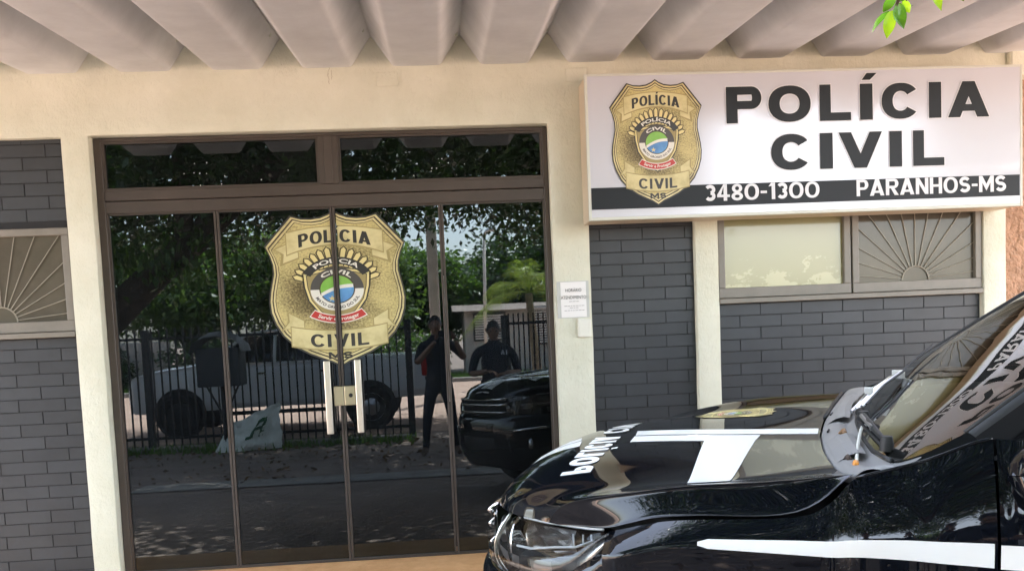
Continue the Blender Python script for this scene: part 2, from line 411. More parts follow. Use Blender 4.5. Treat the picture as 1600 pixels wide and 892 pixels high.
def G(ch, w, h, t):
    """heavy block capital in a w x h box, stroke t -> list of polygons"""
    tb = t*0.70
    if ch == 'I': return [[(0,0),(w,0),(w,h),(0,h)]]
    if ch == 'Í': return G('I', w, h, t) + [[(w*0.15,h*1.10),(w*0.80,h*1.10),(w*1.35,h*1.29),(w*0.55,h*1.29)]]
    if ch == 'L': return [[(0,0),(w,0),(w,tb),(t,tb),(t,h),(0,h)]]
    if ch == 'O' or ch == '0': return ring(w/2, h/2, w/2, h/2, w/2-t, h/2-tb, p=2.2)
    if ch == 'C': return ring(w/2, h/2, w/2, h/2, w/2-t, h/2-tb, 36, 324, 36, 2.2)
    if ch == 'G': return ring(w/2, h/2, w/2, h/2, w/2-t, h/2-tb, 40, 330, 36, 2.2) + [[(w*.55,h*.32),(w,h*.32),(w,h*.55),(w*.55,h*.55)]]
    if ch in 'PR':
        bh = 0.62*h if ch == 'P' else 0.58*h; r = bh/2
        o_ = [(t, h)] + arc(w-r*.95, h-r, r*.95, r, 90, -90, 14) + [(t, h-bh)]
        i_ = [(t, h-tb)] + arc(w-r*.95, h-r, max(.02*h, r*.95-t), max(.02*h, r-tb), 90, -90, 14) + [(t, h-bh+tb)]
        out = [[(0,0),(t,0),(t,h),(0,h)]] + [[o_[k], o_[k+1], i_[k+1], i_[k]] for k in range(len(o_)-1)]
        if ch == 'R': out.append([(w*.40,h-bh),(w*.40+t*1.05,h-bh),(w*1.02,0),(w*1.02-t*1.2,0)])
        return out
    if ch == 'D':
        o_ = [(t, h)] + arc(w*.45, h/2, w*.55, h/2, 90, -90, 18) + [(t, 0)]
        i_ = [(t, h-tb)] + arc(w*.45, h/2, w*.55-t, h/2-tb, 90, -90, 18) + [(t, tb)]
        return [[(0,0),(t,0),(t,h),(0,h)]] + [[o_[k], o_[k+1], i_[k+1], i_[k]] for k in range(len(o_)-1)]
    if ch == 'A':
        s_ = t*1.12; dx = w/2 - s_/2; yA = h*(w/2-s_)/dx
        xi = lambda y: s_ + y/h*dx
        b0, b1 = .17*h, .17*h + tb*.85
        Lg = [(0,0),(s_,0),(w/2,yA),(w/2,h),(w/2-s_/2,h)]
        return [Lg, [(w-x, y) for x, y in Lg][::-1], [(xi(b0),b0),(w-xi(b0),b0),(w-xi(b1),b1),(xi(b1),b1)]]
    if ch == 'V':
        s_ = t*1.12; dx = w/2 - s_/2; yA = h - h*(w/2-s_)/dx
        Lg = [(0,h),(w/2-s_/2,0),(w/2,0),(w/2,yA),(s_,h)]
        return [Lg, [(w-x, y) for x, y in Lg][::-1]]
    if ch == 'H': return [[(0,0),(t,0),(t,h),(0,h)], [(w-t,0),(w,0),(w,h),(w-t,h)], [(t,h/2-tb/2),(w-t,h/2-tb/2),(w-t,h/2+tb/2),(t,h/2+tb/2)]]
    if ch == 'N': return [[(0,0),(t,0),(t,h),(0,h)], [(w-t,0),(w,0),(w,h),(w-t,h)], [(t,h*.62),(w-t,0),(w-t,h*.38),(t,h)]]
    if ch == 'M': return [[(0,0),(t,0),(t,h),(0,h)], [(w-t,0),(w,0),(w,h),(w-t,h)], [(t,h*.58),(w/2,h*.08),(w/2,h*.50),(t,h)], [(w/2,h*.08),(w-t,h*.58),(w-t,h),(w/2,h*.50)]]
    if ch == 'T': return [[(0,h-tb),(w,h-tb),(w,h),(0,h)], [(w/2-t/2,0),(w/2+t/2,0),(w/2+t/2,h-tb),(w/2-t/2,h-tb)]]
    if ch == 'E': return [[(0,0),(w,0),(w,tb),(t,tb),(t,h/2-tb/2),(w*.9,h/2-tb/2),(w*.9,h/2+tb/2),(t,h/2+tb/2),(t,h-tb),(w,h-tb),(w,h),(0,h)]]
    if ch == 'S':
        r = (h-t)/4; rx = (w-t)/2
        p = arc(w/2, h-t/2-r, rx, r, 25, 270, 14) + arc(w/2, t/2+r, rx, r, 90, -155, 14)[1:]
        return strip(p, t*.92)
    if ch == '3':
        r = (h-t)/4; rx = (w-t)/2
        p = arc(w/2, h-t/2-r, rx, r, 150, -80, 14); q_ = arc(w/2, t/2+r, rx, r, 80, -150, 14)
        return strip(p, t*.92) + strip(q_, t*.92)
    if ch == '8':
        r = h*.27
        return ring(w/2, h-r, w*.45, r, w*.45-t*.9, r-tb) + ring(w/2, h*.25, w/2, h*.25+.005*h, w/2-t*.95, h*.25-tb)
    if ch == '4': return [[(w*.78-t,0),(w*.78,0),(w*.78,h),(w*.78-t,h)], [(0,h*.22),(w*.78-t,h*.22),(w*.78-t,h*.22+tb),(0,h*.22+tb)], [(w*.78,h*.22),(w,h*.22),(w,h*.22+tb),(w*.78,h*.22+tb)], [(0,h*.22+tb),(t*1.1,h*.22+tb),(w*.78-t,h*.85),(w*.78-t,h)]]
    if ch == '1': return [[(w-t,0),(w,0),(w,h),(w-t,h)], [(0,h*.78),(w-t,h*.80),(w-t,h),(w-t*1.1,h)]]
    if ch == '-': return [[(0,h*.38),(w,h*.38),(w,h*.38+tb),(0,h*.38+tb)]]
    return []

WID = {'I':.30,'Í':.30,'L':.72,'O':.98,'0':.92,'C':.94,'G':.96,'P':.80,'R':.86,'D':.88,'A':.98,'V':.96,'H':.84,'N':.86,'M':1.02,'T':.76,'E':.70,'S':.76,'3':.68,'8':.72,'4':.80,'1':.42,'-':.40,' ':.34}
def word(txt, width, h, t, gap=.12):
    """polygons of a word fitted to the given width"""
    tot = sum(WID[c] for c in txt)*h + gap*h*(len(txt)-1)
    k = width/tot; x = 0; out = []
    for c in txt:
        w = WID[c]*h*k
        if c in 'IÍ': w = t if t < w*1.6 else w
        out += [[(x+px, py) for px, py in poly] for poly in G(c, w, h, t)]
        x += WID[c]*h*k + gap*h*k
    return out

def bfont(txt, size, bold=0.0, align='CENTER'):
    cu = bpy.data.curves.new('tmp_text', 'FONT'); cu.body = txt; cu.size = size; cu.align_x = align; cu.offset = bold; cu.resolution_u = 3
    ob = bpy.data.objects.new('tmp_text', cu); COL.objects.link(ob)
    dg = bpy.context.evaluated_depsgraph_get(); me = ob.evaluated_get(dg).to_mesh()
    out = [[(me.vertices[i].co.x, me.vertices[i].co.y) for i in p.vertices] for p in me.polygons]
    ob.evaluated_get(dg).to_mesh_clear(); bpy.data.objects.remove(ob); bpy.data.curves.remove(cu)
    return out

# ------------------------------------------------------------------ the shield emblem (flat printed layers)
def badge_layers():
    out = []
    def put(poly, key, layer): out.append(([(x, 1-y) for x, y in poly], key, layer))
    half = [(0,0),(.03,.022),(.07,.040),(.12,.047),(.17,.044),(.222,.026),(.292,.120),(.361,.214),(.340,.270),(.326,.330),(.324,.390),(.335,.450),(.346,.510),(.352,.570),(.347,.640),(.326,.715),(.290,.790),(.232,.860),(.160,.912),(.095,.945),(.045,.968),(0,1.0)]
    full = half + [(-x, y) for x, y in half[-2:0:-1]]
    sc_ = lambda k, p: [(x*k, .48+(y-.48)*k) for x, y in p]
    put(full, 'b_black', 0); put(sc_(.976, full), 'b_rim', 1); put(sc_(.950, full), 'b_rim2', 2)
    put(sc_(.930, full), 'b_rim', 3); put(sc_(.905, full), 'b_rim2', 4); put(sc_(.895, full), 'b_gold', 4.5)
    for s in (-1, 1):
        put([(s*.24,.200),(s*.318,.235),(s*.275,.268),(s*.285,.345),(s*.185,.300),(s*.185,.262)], 'b_parch2', 5)
        put([(s*.24,.205),(s*.305,.238),(s*.262,.268),(s*.268,.325),(s*.19,.292),(s*.19,.262)], 'b_parch', 6)
        put([(s*.262,.630),(s*.175,.690),(s*.175,.735),(s*.235,.735),(s*.300,.755),(s*.262,.700)], 'b_parch2', 5)
        put([(s*.255,.642),(s*.18,.694),(s*.18,.735),(s*.235,.735),(s*.286,.747),(s*.252,.698)], 'b_parch', 6)
    X = [-.245+.49*k/14 for k in range(15)]
    q = lambda x: (x/.245)**2
    put([(x*1.02, .098+.034*q(x)) for x in X] + [(x*1.02, .224+.058*q(x)) for x in X[::-1]], 'b_parch2', 7)
    put([(x, .104+.034*q(x)) for x in X] + [(x, .214+.058*q(x)) for x in X[::-1]], 'b_parch', 8)
    put([(x*1.02, .756-.032*q(x)) for x in X] + [(x*1.02, .892-.034*q(x)) for x in X[::-1]], 'b_parch2', 7)
    put([(x, .764-.032*q(x)) for x in X] + [(x, .884-.034*q(x)) for x in X[::-1]], 'b_parch', 8)
    for poly in word('POLÍCIA', .37, .080, .0185): put([(x-.185, .203+.048*q(x-.185)-y) for x, y in poly], 'b_black', 9)
    for poly in word('CIVIL', .30, .082, .0195): put([(x-.15, .868-.020*q(x-.15)-y) for x, y in poly], 'b_black', 9)
    for poly in word('MS', .125, .045, .0125): put([(x-.0625, .945-y) for x, y in poly], 'b_black', 9)
    # centre emblem
    cx, cy = 0.0, .500
    for k in range(15):
        a = math.radians(22 + 136*k/14); r0, r1 = .15, .282 - .035*abs(k-7)/7; dw = .0125
        u = (math.cos(a), -math.sin(a)); n_ = (-u[1], u[0])
        p = lambda r, w_: (cx + u[0]*r + n_[0]*w_, cy + u[1]*r + n_[1]*w_)
        put([p(r0, dw*1.3), p(r1-.02, dw*1.55), p(r1, 0), p(r1-.02, -dw*1.55), p(r0, -dw*1.3)], 'b_rim2', 5)
        put([p(r0, dw*.8), p(r1-.024, dw*1.0), p(r1-.008, 0), p(r1-.024, -dw*1.0), p(r0, -dw*.8)], 'b_ray', 6)
    sh = [(0,.355),(.10,.372),(.178,.392),(.172,.48),(.152,.570),(.10,.655),(.045,.705),(0,.735)]
    shf = sh + [(-x, y) for x, y in sh[-2:0:-1]]
    k_ = lambda k, p: [(x*k, .53+(y-.53)*k) for x, y in p]
    put(shf, 'b_black', 6); put(k_(.95, shf), 'b_ray', 7); put(k_(.88, shf), 'b_black', 8); put(k_(.855, shf), 'b_parch2', 9)
    for poly in ring(cx, cy, .205, .205, .158, .158, -148, -32, 24): put(poly, 'b_black', 10)
    for poly in ring(cx, cy, .137, .137, .085, .085, -180, 0, 24): put(poly, 'b_grey', 10)
    for poly in ring(cx, cy, .137, .137, .085, .085, 0, 180, 24): put(poly, 'b_white', 10)
    C = [(cx+.092*math.cos(t*PI/20), cy+.092*math.sin(t*PI/20)) for t in range(40)]
    put(C, 'b_rim2', 11)
    C = [(cx+.086*math.cos(t*PI/20), cy+.086*math.sin(t*PI/20)) for t in range(40)]
    put(C, 'b_blue', 12)
    wave = [(cx-.083+.166*k/12, cy+.022-.052*k/12-.016*math.sin(PI*k/12)) for k in range(13)]
    a0 = math.atan2(wave[-1][1]-cy, wave[-1][0]-cx); a1 = math.atan2(wave[0][1]-cy, wave[0][0]-cx)
    top = [(cx+.086*math.cos(a0+(a1-2*PI-a0)*k/16), cy+.086*math.sin(a0+(a1-2*PI-a0)*k/16)) for k in range(1, 16)]
    put(wave + top, 'b_green', 13)
    put(wave + [(x, y+.022) for x, y in wave[::-1]], 'b_white', 14)
    st = []
    for k in range(10):
        a = -PI/2 + k*PI/5; r = .02 if k % 2 == 0 else .008
        st.append((cx-.028+r*math.cos(a), cy+.058+r*math.sin(a)))
    put(st, 'b_ray', 14)
    for poly in ring(cx, .455, .262, .262, .208, .208, 55, 125, 20): put(poly, 'b_white', 11)
    for poly in ring(cx, .455, .256, .256, .214, .214, 56, 124, 20): put(poly, 'b_red', 12)
    def arct(txt, size, r, yc, key, layer, low=False, bold=.0, sp=1.0):
        for poly in bfont(txt, size, bold):
            pp = []
            for x, y in poly:
                t = x*sp/r
                pp.append((cx+(r-y)*math.sin(t), yc+(r-y)*math.cos(t)) if low else (cx+(r+y)*math.sin(t), yc-(r+y)*math.cos(t)))
            put(pp, key, layer)
    arct('POLÍCIA', .036, .168, cy, 'b_white', 12, bold=.0009, sp=1.75)
    arct('CIVIL', .036, .099, cy, 'b_white', 12, bold=.0009, sp=1.9)
    arct('MATO GROSSO DO SUL', .024, .124, cy, 'b_black', 12, low=True, bold=.0006, sp=1.1)
    arct('Servir e Proteger', .032, .244, .455, 'b_white', 14, low=True, bold=.0008)
    return out
BADGE = badge_layers()

def badge_mesh(name, parent, F, dens=0, clip=None, eps=.0003, local=False):
    """F(bx, by) -> point, normal.  Layers are stacked eps apart along the normal."""
    bm = bmesh.new(); lay = bm.faces.layers.int.new('mi'); keys = []
    for poly, key, layer in BADGE:
        if key not in keys: keys.append(key)
        vs = [bm.verts.new((x, y, layer)) for x, y in poly]
        try: f = bm.faces.new(vs)
        except ValueError: continue
        f.material_index = keys.index(key)
    if clip is not None:
        sx, off = clip        # keep the side sx*(x - off) > 0
        bmesh.ops.bisect_plane(bm, geom=bm.verts[:]+bm.edges[:]+bm.faces[:], plane_co=(off, 0, 0), plane_no=(-sx, 0, 0), clear_outer=True)
    bmesh.ops.triangulate(bm, faces=bm.faces[:])
    for _ in range(dens):
        ed = [e_ for e_ in bm.edges if e_.calc_length() > .08 and abs(e_.verts[0].co.z-e_.verts[1].co.z) < .1]
        if ed:
            bmesh.ops.subdivide_edges(bm, edges=ed, cuts=1); bmesh.ops.triangulate(bm, faces=bm.faces[:])
    uv = bm.loops.layers.uv.new('print')
    for f in bm.faces:
        for l in f.loops: l[uv].uv = (l.vert.co.x+.5, l.vert.co.y)
    o0 = Vector((0,0,0)) if local else origin(parent)
    for v in bm.verts:
        p, n_ = F(v.co.x, v.co.y); v.co = Vector(p) + Vector(n_)*(eps*(v.co.z+1)) - o0
    me = bpy.data.meshes.new(name); bm.to_mesh(me); bm.free()
    for k in keys: me.materials.append(MT[k])
    o = bpy.data.objects.new(name, me); COL.objects.link(o); o.parent = parent
    return o

def letters(name, polys, F, m, parent, local=False):
    """polys in 2D mapped through F(x, y, i) -> point"""
    b = MB()
    for i, poly in enumerate(polys): b.add([F(x, y, i) for x, y in poly], [tuple(range(len(poly)))])
    return b.build(name, m, parent, local=local)

# ------------------------------------------------------------------ ground
def gz(y): return max(0.0, min(0.157, 0.047*(y+4.6)))
ys = [-400,-120,-60,-40,-30,-26,-22,-18,-14,-11,-9,-7.8,-7,-6,-5.2,-4.6,-4,-3.4,-2.8,-2.2,-1.7,-1.26,-.6,0,4,12,60]
xs = [-300,-80,-40,-24,-16,-12,-9,-7,-5,-3.5,-2,-1,0,1,2,3.5,5,7,9,12,16,24,40,80,300]
b = MB(); b.grid([[(x, y, gz(y) - (.012 if y > -1.2 else 0)) for x in xs] for y in ys])
o = b.build('ground', MT['dirt']); o['kind'] = 'structure'
b = MB(); b.box(-7.5, 5.2, -.36, 0.30, -.05, .1785)
o = b.build('walkway', MT['slab'], bevel=.008); o['kind'] = 'structure'
b = MB()
x = -3.4
while x < .9:
    b.add([(x,-4.45,gz(-4.45)+.012),(x+.985,-4.45,gz(-4.45)+.012),(x+.985,-3.78,gz(-3.78)+.012),(x,-3.78,gz(-3.78)+.012)], [(0,1,2,3)]); x += 1.0
o = b.build('path', MT['concrete']); o['kind'] = 'structure'
b = MB(); b.grid([[(x, y, .006) for x in (-120,-40,-10,0,10,40,120)] for y in (-22.5,-16,-12,-8.6)])
o = b.build('road', MT['road']); o['kind'] = 'structure'
b = MB(); b.box(-120, 120, -22.75, -22.5, -.1, .14)
o = b.build('kerb', MT['concrete'], bevel=.02); o['kind'] = 'structure'

# ------------------------------------------------------------------ police station
stn = thing('police_station', 'cream police station front with charcoal tile panels, dark glass doors and ribbed canopy', 'building', (0, 0, 0))
# wall: one skin over a cell grid, openings left empty
OPEN = [(-5.05,-2.172,.172,2.802), (-2.018,.687,.172,2.807), (.913,1.573,.172,2.802), (1.718,3.441,.172,2.802)]
xc = sorted(set([-5.4,-5.05,-2.172,-2.018,.687,.913,1.573,1.718,3.441,3.59] + [round(-5.4+.09*k, 3) for k in range(100) if -5.4+.09*k < 3.56]))
zc = sorted(set([.1,.172,2.802,2.807,3.06,3.072,3.36] + [round(.172+.09*k, 3) for k in range(1,36) if .172+.09*k < 3.3 and min(abs(.172+.09*k-t) for t in (2.802,3.06)) > .03]))
def clean(c, keep):
    out = []
    for v in c:
        if v in keep or (all(abs(v-k) > .028 for k in keep)): out.append(v)
    return out
xc = clean(xc, {-5.4,-5.05,-2.172,-2.018,.687,.913,1.573,1.718,3.441,3.59})
bm = bmesh.new(); vd = {}
def wv(i, j, d):
    k = (i, j, d)
    if k not in vd:
        X, Z = xc[i], zc[j]; n_ = noise.noise(Vector((X*2.3, Z*2.3, 4)))*.003 + noise.noise(Vector((X*7, Z*7, 1)))*.0015
        wob = Vector((noise.noise(Vector((X*5, Z*4, 9)))*.003, 0, noise.noise(Vector((X*4, Z*5, 7)))*.003))
        st = -.006 if Z > 3.066 else 0
        vd[k] = bm.verts.new((X + wob.x, (n_ + st) if d == 0 else d, Z + wob.z))
    return vd[k]
solid = {}
for i in range(len(xc)-1):
    for j in range(len(zc)-1):
        mx_, mz_ = (xc[i]+xc[i+1])/2, (zc[j]+zc[j+1])/2
        solid[i, j] = not any(a < mx_ < b_ and c < mz_ < d for a, b_, c, d in OPEN)
for (i, j), s in solid.items():
    if not s: continue
    bm.faces.new((wv(i,j,0), wv(i+1,j,0), wv(i+1,j+1,0), wv(i,j+1,0)))
    for di, dj, e1, e2 in ((-1,0,(i,j),(i,j+1)), (1,0,(i+1,j+1),(i+1,j)), (0,-1,(i+1,j),(i,j)), (0,1,(i,j+1),(i+1,j+1))):
        if not solid.get((i+di, j+dj), False):
            bm.faces.new((wv(*e1,0), wv(*e2,0), wv(*e2,.075), wv(*e1,.075))); bm.faces.new((wv(*e1,.075), wv(*e2,.075), wv(*e2,.30), wv(*e1,.30)))
bmesh.ops.recalc_face_normals(bm, faces=bm.faces[:])
me = bpy.data.meshes.new('wall'); bm.to_mesh(me); bm.free(); me.materials.append(MT['wall'])
wall = bpy.data.objects.new('wall', me); COL.objects.link(wall); wall.parent = stn
bv = wall.modifiers.new('bevel', 'BEVEL'); bv.width = .007; bv.segments = 3; bv.limit_method = 'ANGLE'; bv.angle_limit = math.radians(50)
shade_auto(wall, 180)
for x0, x1 in ((-.331,-.201), (.805,.935)):
    b = MB(); b.box(x0, x1, -.0125, -.004, 3.045, 3.128)
    b.build('cover_plate', MT['wall'], stn, bevel=.003)
def crack(pts, w_=.0008):
    b = MB(); P = []
    for i in range(len(pts)-1):
        for k_ in range(8):
            t = k_/8; P.append((pts[i][0]*(1-t)+pts[i+1][0]*t + random.uniform(-.004,.004), pts[i][1]*(1-t)+pts[i+1][1]*t + random.uniform(-.004,.004)))
    for poly in strip(P, w_*2): b.add([(x, -.0105 if z > 3.06 else -.0055, z) for x, z in poly], [(0,1,2,3)])
    b.build('crack', MT['crackline'], wall)
MT['crackline'] = mat('crack_line', (0.30, 0.25, 0.17), .9)
crack([(-.600,3.165),(-.612,3.11),(-.604,3.06)]); crack([(-.588,3.15),(-.592,3.08)])
# tile panels: separate chamfered tiles over a grout backing
def tiles(x0, x1, z0, z1, xph, zph, holes=()):
    W, H, g = .268, .0746, .0025
    W = .268
    b = MB(); b.box(x0-.05, x1+.05, .0488, .08, z0, z1, MT['grout'])
    r = math.floor((z0-zph)/H)
    while zph + r*H < z1:
        za, zb = max(z0, zph+r*H+g/2), min(z1, zph+(r+1)*H-g/2)
        off = xph + (W/2 if r % 2 else 0); k = math.floor((x0-off)/W)
        while off + k*W < x1:
            xa, xb = max(x0, off+k*W+g/2), min(x1, off+(k+1)*W-g/2); k += 1
            if xb-xa < .006 or zb-za < .006: continue
            za_, zb_ = za, zb
            for h in holes:
                if xb > h[0] and zb > h[2] and za < h[3]:
                    if xa < h[0]: xb = min(xb, h[0])                  # cut beside the window
                    elif (za+zb)/2 > h[3]: za_ = h[3]
                    elif (za+zb)/2 < h[2]: zb_ = h[2]
                    else: za_ = zb_
            if zb_-za_ < .006 or xb-xa < .006: continue
            c = .0020; d0 = .0455 + random.uniform(-.0006, .0006); tx = random.uniform(-.0008, .0008)
            v = [(xa,.062,za_),(xb,.062,za_),(xb,.062,zb_),(xa,.062,zb_),(xa+c,d0-tx,za_+c),(xb-c,d0+tx,za_+c),(xb-c,d0+tx,zb_-c),(xa+c,d0-tx,zb_-c)]
            b.add(v, [(4,5,6,7),(0,1,5,4),(1,2,6,5),(2,3,7,6),(3,0,4,7)], MT['tile'])
        r += 1
    return b.build('tile_panel', MT['tile'], stn)
WZ0, WZ1 = 1.648, 2.287
tiles(-5.05, -2.172, .172, 2.802, -2.282, 1.506-.0746*20, [(-3.875,-2.1,1.640,2.290)])
tiles(.913, 1.573, .172, 2.802, .985, 1.488+.01-.0746*20)
tiles(1.718, 3.441, .172, 1.672, 1.994, 1.597-.0746*20)
tiles(1.718, 3.441, 2.34, 2.802, 1.994, 1.597-.0746*20)
# windows: two metal framed panes each
FILM = mat('peeling_cream_film', (0.46, 0.43, 0.25), 0.3, ior=1.5, coat=.6)
def film_nodes():
    nt = FILM.node_tree; N = nt.nodes; Lk = nt.links; bs = N['Principled BSDF']
    tc = N.new('ShaderNodeTexCoord')
    n1 = N.new('ShaderNodeTexNoise'); n1.inputs['Scale'].default_value = 5.5; n1.inputs['Detail'].default_value = 7; n1.inputs['Roughness'].default_value = .7
    mp = N.new('ShaderNodeMapping'); mp.inputs['Scale'].default_value = (1, 1, 1.6)
    Lk.new(tc.outputs['Object'], mp.inputs[0]); Lk.new(mp.outputs[0], n1.inputs['Vector'])
    sx = N.new('ShaderNodeSeparateXYZ'); Lk.new(tc.outputs['Object'], sx.inputs[0])
    mr = N.new('ShaderNodeMapRange'); mr.inputs['From Min'].default_value = 1.77; mr.inputs['From Max'].default_value = 2.02
    mr.inputs['To Min'].default_value = .10; mr.inputs['To Max'].default_value = -.10
    Lk.new(sx.outputs['Z'], mr.inputs['Value'])
    ad = N.new('ShaderNodeMath'); ad.operation = 'ADD'; Lk.new(n1.outputs['Fac'], ad.inputs[0]); Lk.new(mr.outputs[0], ad.inputs[1])
    rp = N.new('ShaderNodeValToRGB'); rp.color_ramp.elements[0].position = .575; rp.color_ramp.elements[1].position = .59
    rp.color_ramp.elements[0].color = (.275,.265,.115,1); rp.color_ramp.elements[1].color = (.41,.395,.21,1)
    Lk.new(ad.outputs[0], rp.inputs['Fac']); Lk.new(rp.outputs[0], bs.inputs['Base Color'])
film_nodes()
PANE = mat('brown_window_pane', (0.115, 0.105, 0.082), 0.08, ior=1.33, var=(2.0, .25))
def window(xl, xr, z0, z1, films, sill):
    xm = (xl+xr)/2; fw = .043
    f = MB()
    for (p, q_) in ((xl, xm-.006), (xm+.006, xr)):
        f.box(p, q_, .012, .058, z0, z0+fw+.02); f.box(p, q_, .012, .058, z1-fw, z1)
        f.box(p, p+fw, .0125, .058, z0+fw+.02, z1-fw); f.box(q_-fw, q_, .0125, .058, z0+fw+.02, z1-fw)
    f.box(xm-.006, xm+.006, .028, .057, z0, z1)
    w = f.build('window', MT['winframe'], stn, bevel=.004, seg=2)
    s = MB(); s.box(xl-.0, xr+.0, -.004, .055, z0-.034, z0-.003); s.build('sill', MT['winframe'], w, bevel=.003)
    for k, (p, q_) in enumerate(((xl+fw, xm-.006-fw), (xm+.006+fw, xr-fw))):
        g = MB(); g.box(p-.003, q_+.003, .040, .046, z0+fw+.017, z1-fw+.003)
        g.build('pane', FILM if films[k] else PANE, w)
        if not films[k]:
            r = MB(); cx_, cz_ = (p+q_)/2 - .005, z0+fw+.024; R0 = .088
            r.tube([(cx_+R0*math.cos(math.radians(180*t/16)), .034, cz_+R0*math.sin(math.radians(180*t/16))) for t in range(17)], .0045, 6)
            for t in range(15):
                a = math.radians(6 + 168*t/14); u = (math.cos(a), math.sin(a))
                mxr = min((q_-cx_)/u[0] if u[0] > 1e-3 else 9, (p-cx_)/u[0] if u[0] < -1e-3 else 9, (z1-fw-cz_)/u[1])
                r.tube([(cx_+R0*u[0], .034, cz_+R0*u[1]), (cx_+mxr*u[0], .034, cz_+mxr*u[1])], .0030, 5)
            r.build('sunburst_grille', MT['grille'], w)
    return w
window(1.722, 3.437, 1.709, 2.337, (True, False), True)
window(-3.86, -2.176, 1.679, 2.285, (False, False), True)
# glazed entrance: frame, two transom lights, two fixed panels, two door leaves
f = MB()
f.box(-2.016, -1.972, .066, .13, .1795, 2.803); f.box(.655, .685, .066, .13, .1795, 2.803)
f.box(-1.972, .655, .0665, .13, 2.783, 2.803)
f.box(-1.972, .655, .064, .13, 2.437, 2.497); f.box(-1.972, .655, .068, .13, 2.362, 2.433)
f.box(-.706, -.588, .062, .13, 2.4975, 2.7825)
f.box(-.672, -.622, .055, .061, 2.4975, 2.7825)
f.box(-1.972, .655, .07, .13, .180, .1875)
fr = f.build('entrance_frame', MT['bronze'], stn, bevel=.003)
for x0, x1 in ((-1.9715,-.7065), (-.5875,.6545)):
    t = MB()
    t.box(x0, x1, .074, .12, 2.4975, 2.512); t.box(x0, x1, .074, .12, 2.770, 2.7825)
    t.box(x0, x0+.014, .0745, .12, 2.512, 2.770); t.box(x1-.014, x1, .0745, .12, 2.512, 2.770)
    tw = t.build('transom_window', MT['bronze'], stn)
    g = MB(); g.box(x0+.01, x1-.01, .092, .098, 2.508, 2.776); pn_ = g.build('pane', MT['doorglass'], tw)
    for _k in range(11):
        q_ = MB()
        px_, pz_, pr_ = random.gauss((x0+x1)/2+.05, .16), random.uniform(2.515, 2.66), random.uniform(.0012, .0034)
        q_.add([(px_+pr_*math.cos(PI*t/4)*random.uniform(.7,1.2), .0912, pz_+pr_*1.3*math.sin(PI*t/4)) for t in range(8)], [tuple(range(8))])
        q_.build('paint_speck', MT['signwhite'], tw)
DX = [-1.972, -1.333, -.645, .013, .655]
for k in range(4):
    x0, x1 = DX[k], DX[k+1]; leaf = k in (1, 2)
    t = MB()
    if k: t.box(x0+.002, x0+.015, .072, .105, .188, 2.360)
    else: t.box(x0+.001, x0+.012, .074, .105, .188, 2.360)
    if k < 3: t.box(x1-.015, x1-.002, .072, .105, .188, 2.360)
    else: t.box(x1-.012, x1-.001, .074, .105, .188, 2.360)
    t.box(x0+.0155, x1-.0155, .076, .105, .188, .196); t.box(x0+.0155, x1-.0155, .076, .105, 2.352, 2.360)
    pt = t.build('door_leaf' if leaf else 'side_panel', MT['bronze'], stn)
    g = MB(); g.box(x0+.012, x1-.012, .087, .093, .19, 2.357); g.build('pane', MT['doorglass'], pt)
    if leaf:
        s = -1 if k == 1 else 1
        hx = -.7225 if k == 1 else -.5375
        h = MB(); h.box(hx-.0195, hx+.0195, .018, .040, .985, 1.432)
        h.tube([(hx, .04, 1.375), (hx, .088, 1.375)], .011, 10); h.tube([(hx, .04, 1.045), (hx, .088, 1.045)], .011, 10)
        h.build('handle', MT['steel'], pt, bevel=.004, seg=2)
        l = MB()
        if k == 1: l.box(-.694, -.634, .058, .0715, 1.153, 1.274)
        else: l.box(-.631, -.562, .058, .0715, 1.153, 1.274)
        if k == 2: l.lathe([(0,-.010),(.011,-.010),(.013,0)], 'y', (-.592, .058, 1.215), 16, MT['black'])
        l.build('lock_plate', MT['brass'], pt, bevel=.004, seg=2)
        def FB(bx, by): return (-.640 + bx*.852/.722 + (.006 if bx > 0 else -.006)*0, .0868, 1.388 + by*.957), (0, -1, 0)
        badge_mesh('shield_sticker', pt, FB, clip=(s, s*.0128), eps=.00025)
# room behind the glass
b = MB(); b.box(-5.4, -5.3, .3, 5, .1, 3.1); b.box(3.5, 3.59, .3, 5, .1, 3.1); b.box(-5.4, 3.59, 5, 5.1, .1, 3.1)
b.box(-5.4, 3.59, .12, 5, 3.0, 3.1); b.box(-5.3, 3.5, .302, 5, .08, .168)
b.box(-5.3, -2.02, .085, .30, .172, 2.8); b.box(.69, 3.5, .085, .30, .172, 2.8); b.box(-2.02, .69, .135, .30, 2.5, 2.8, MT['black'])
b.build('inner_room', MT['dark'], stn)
nb = MB(); nb.box(-.035, .385, .130, .134, 1.14, 1.925)
tag(nb.build('notice_board', MT['signwhite']), 'pale frosted board standing behind the dark glass of the right side panel', 'board')
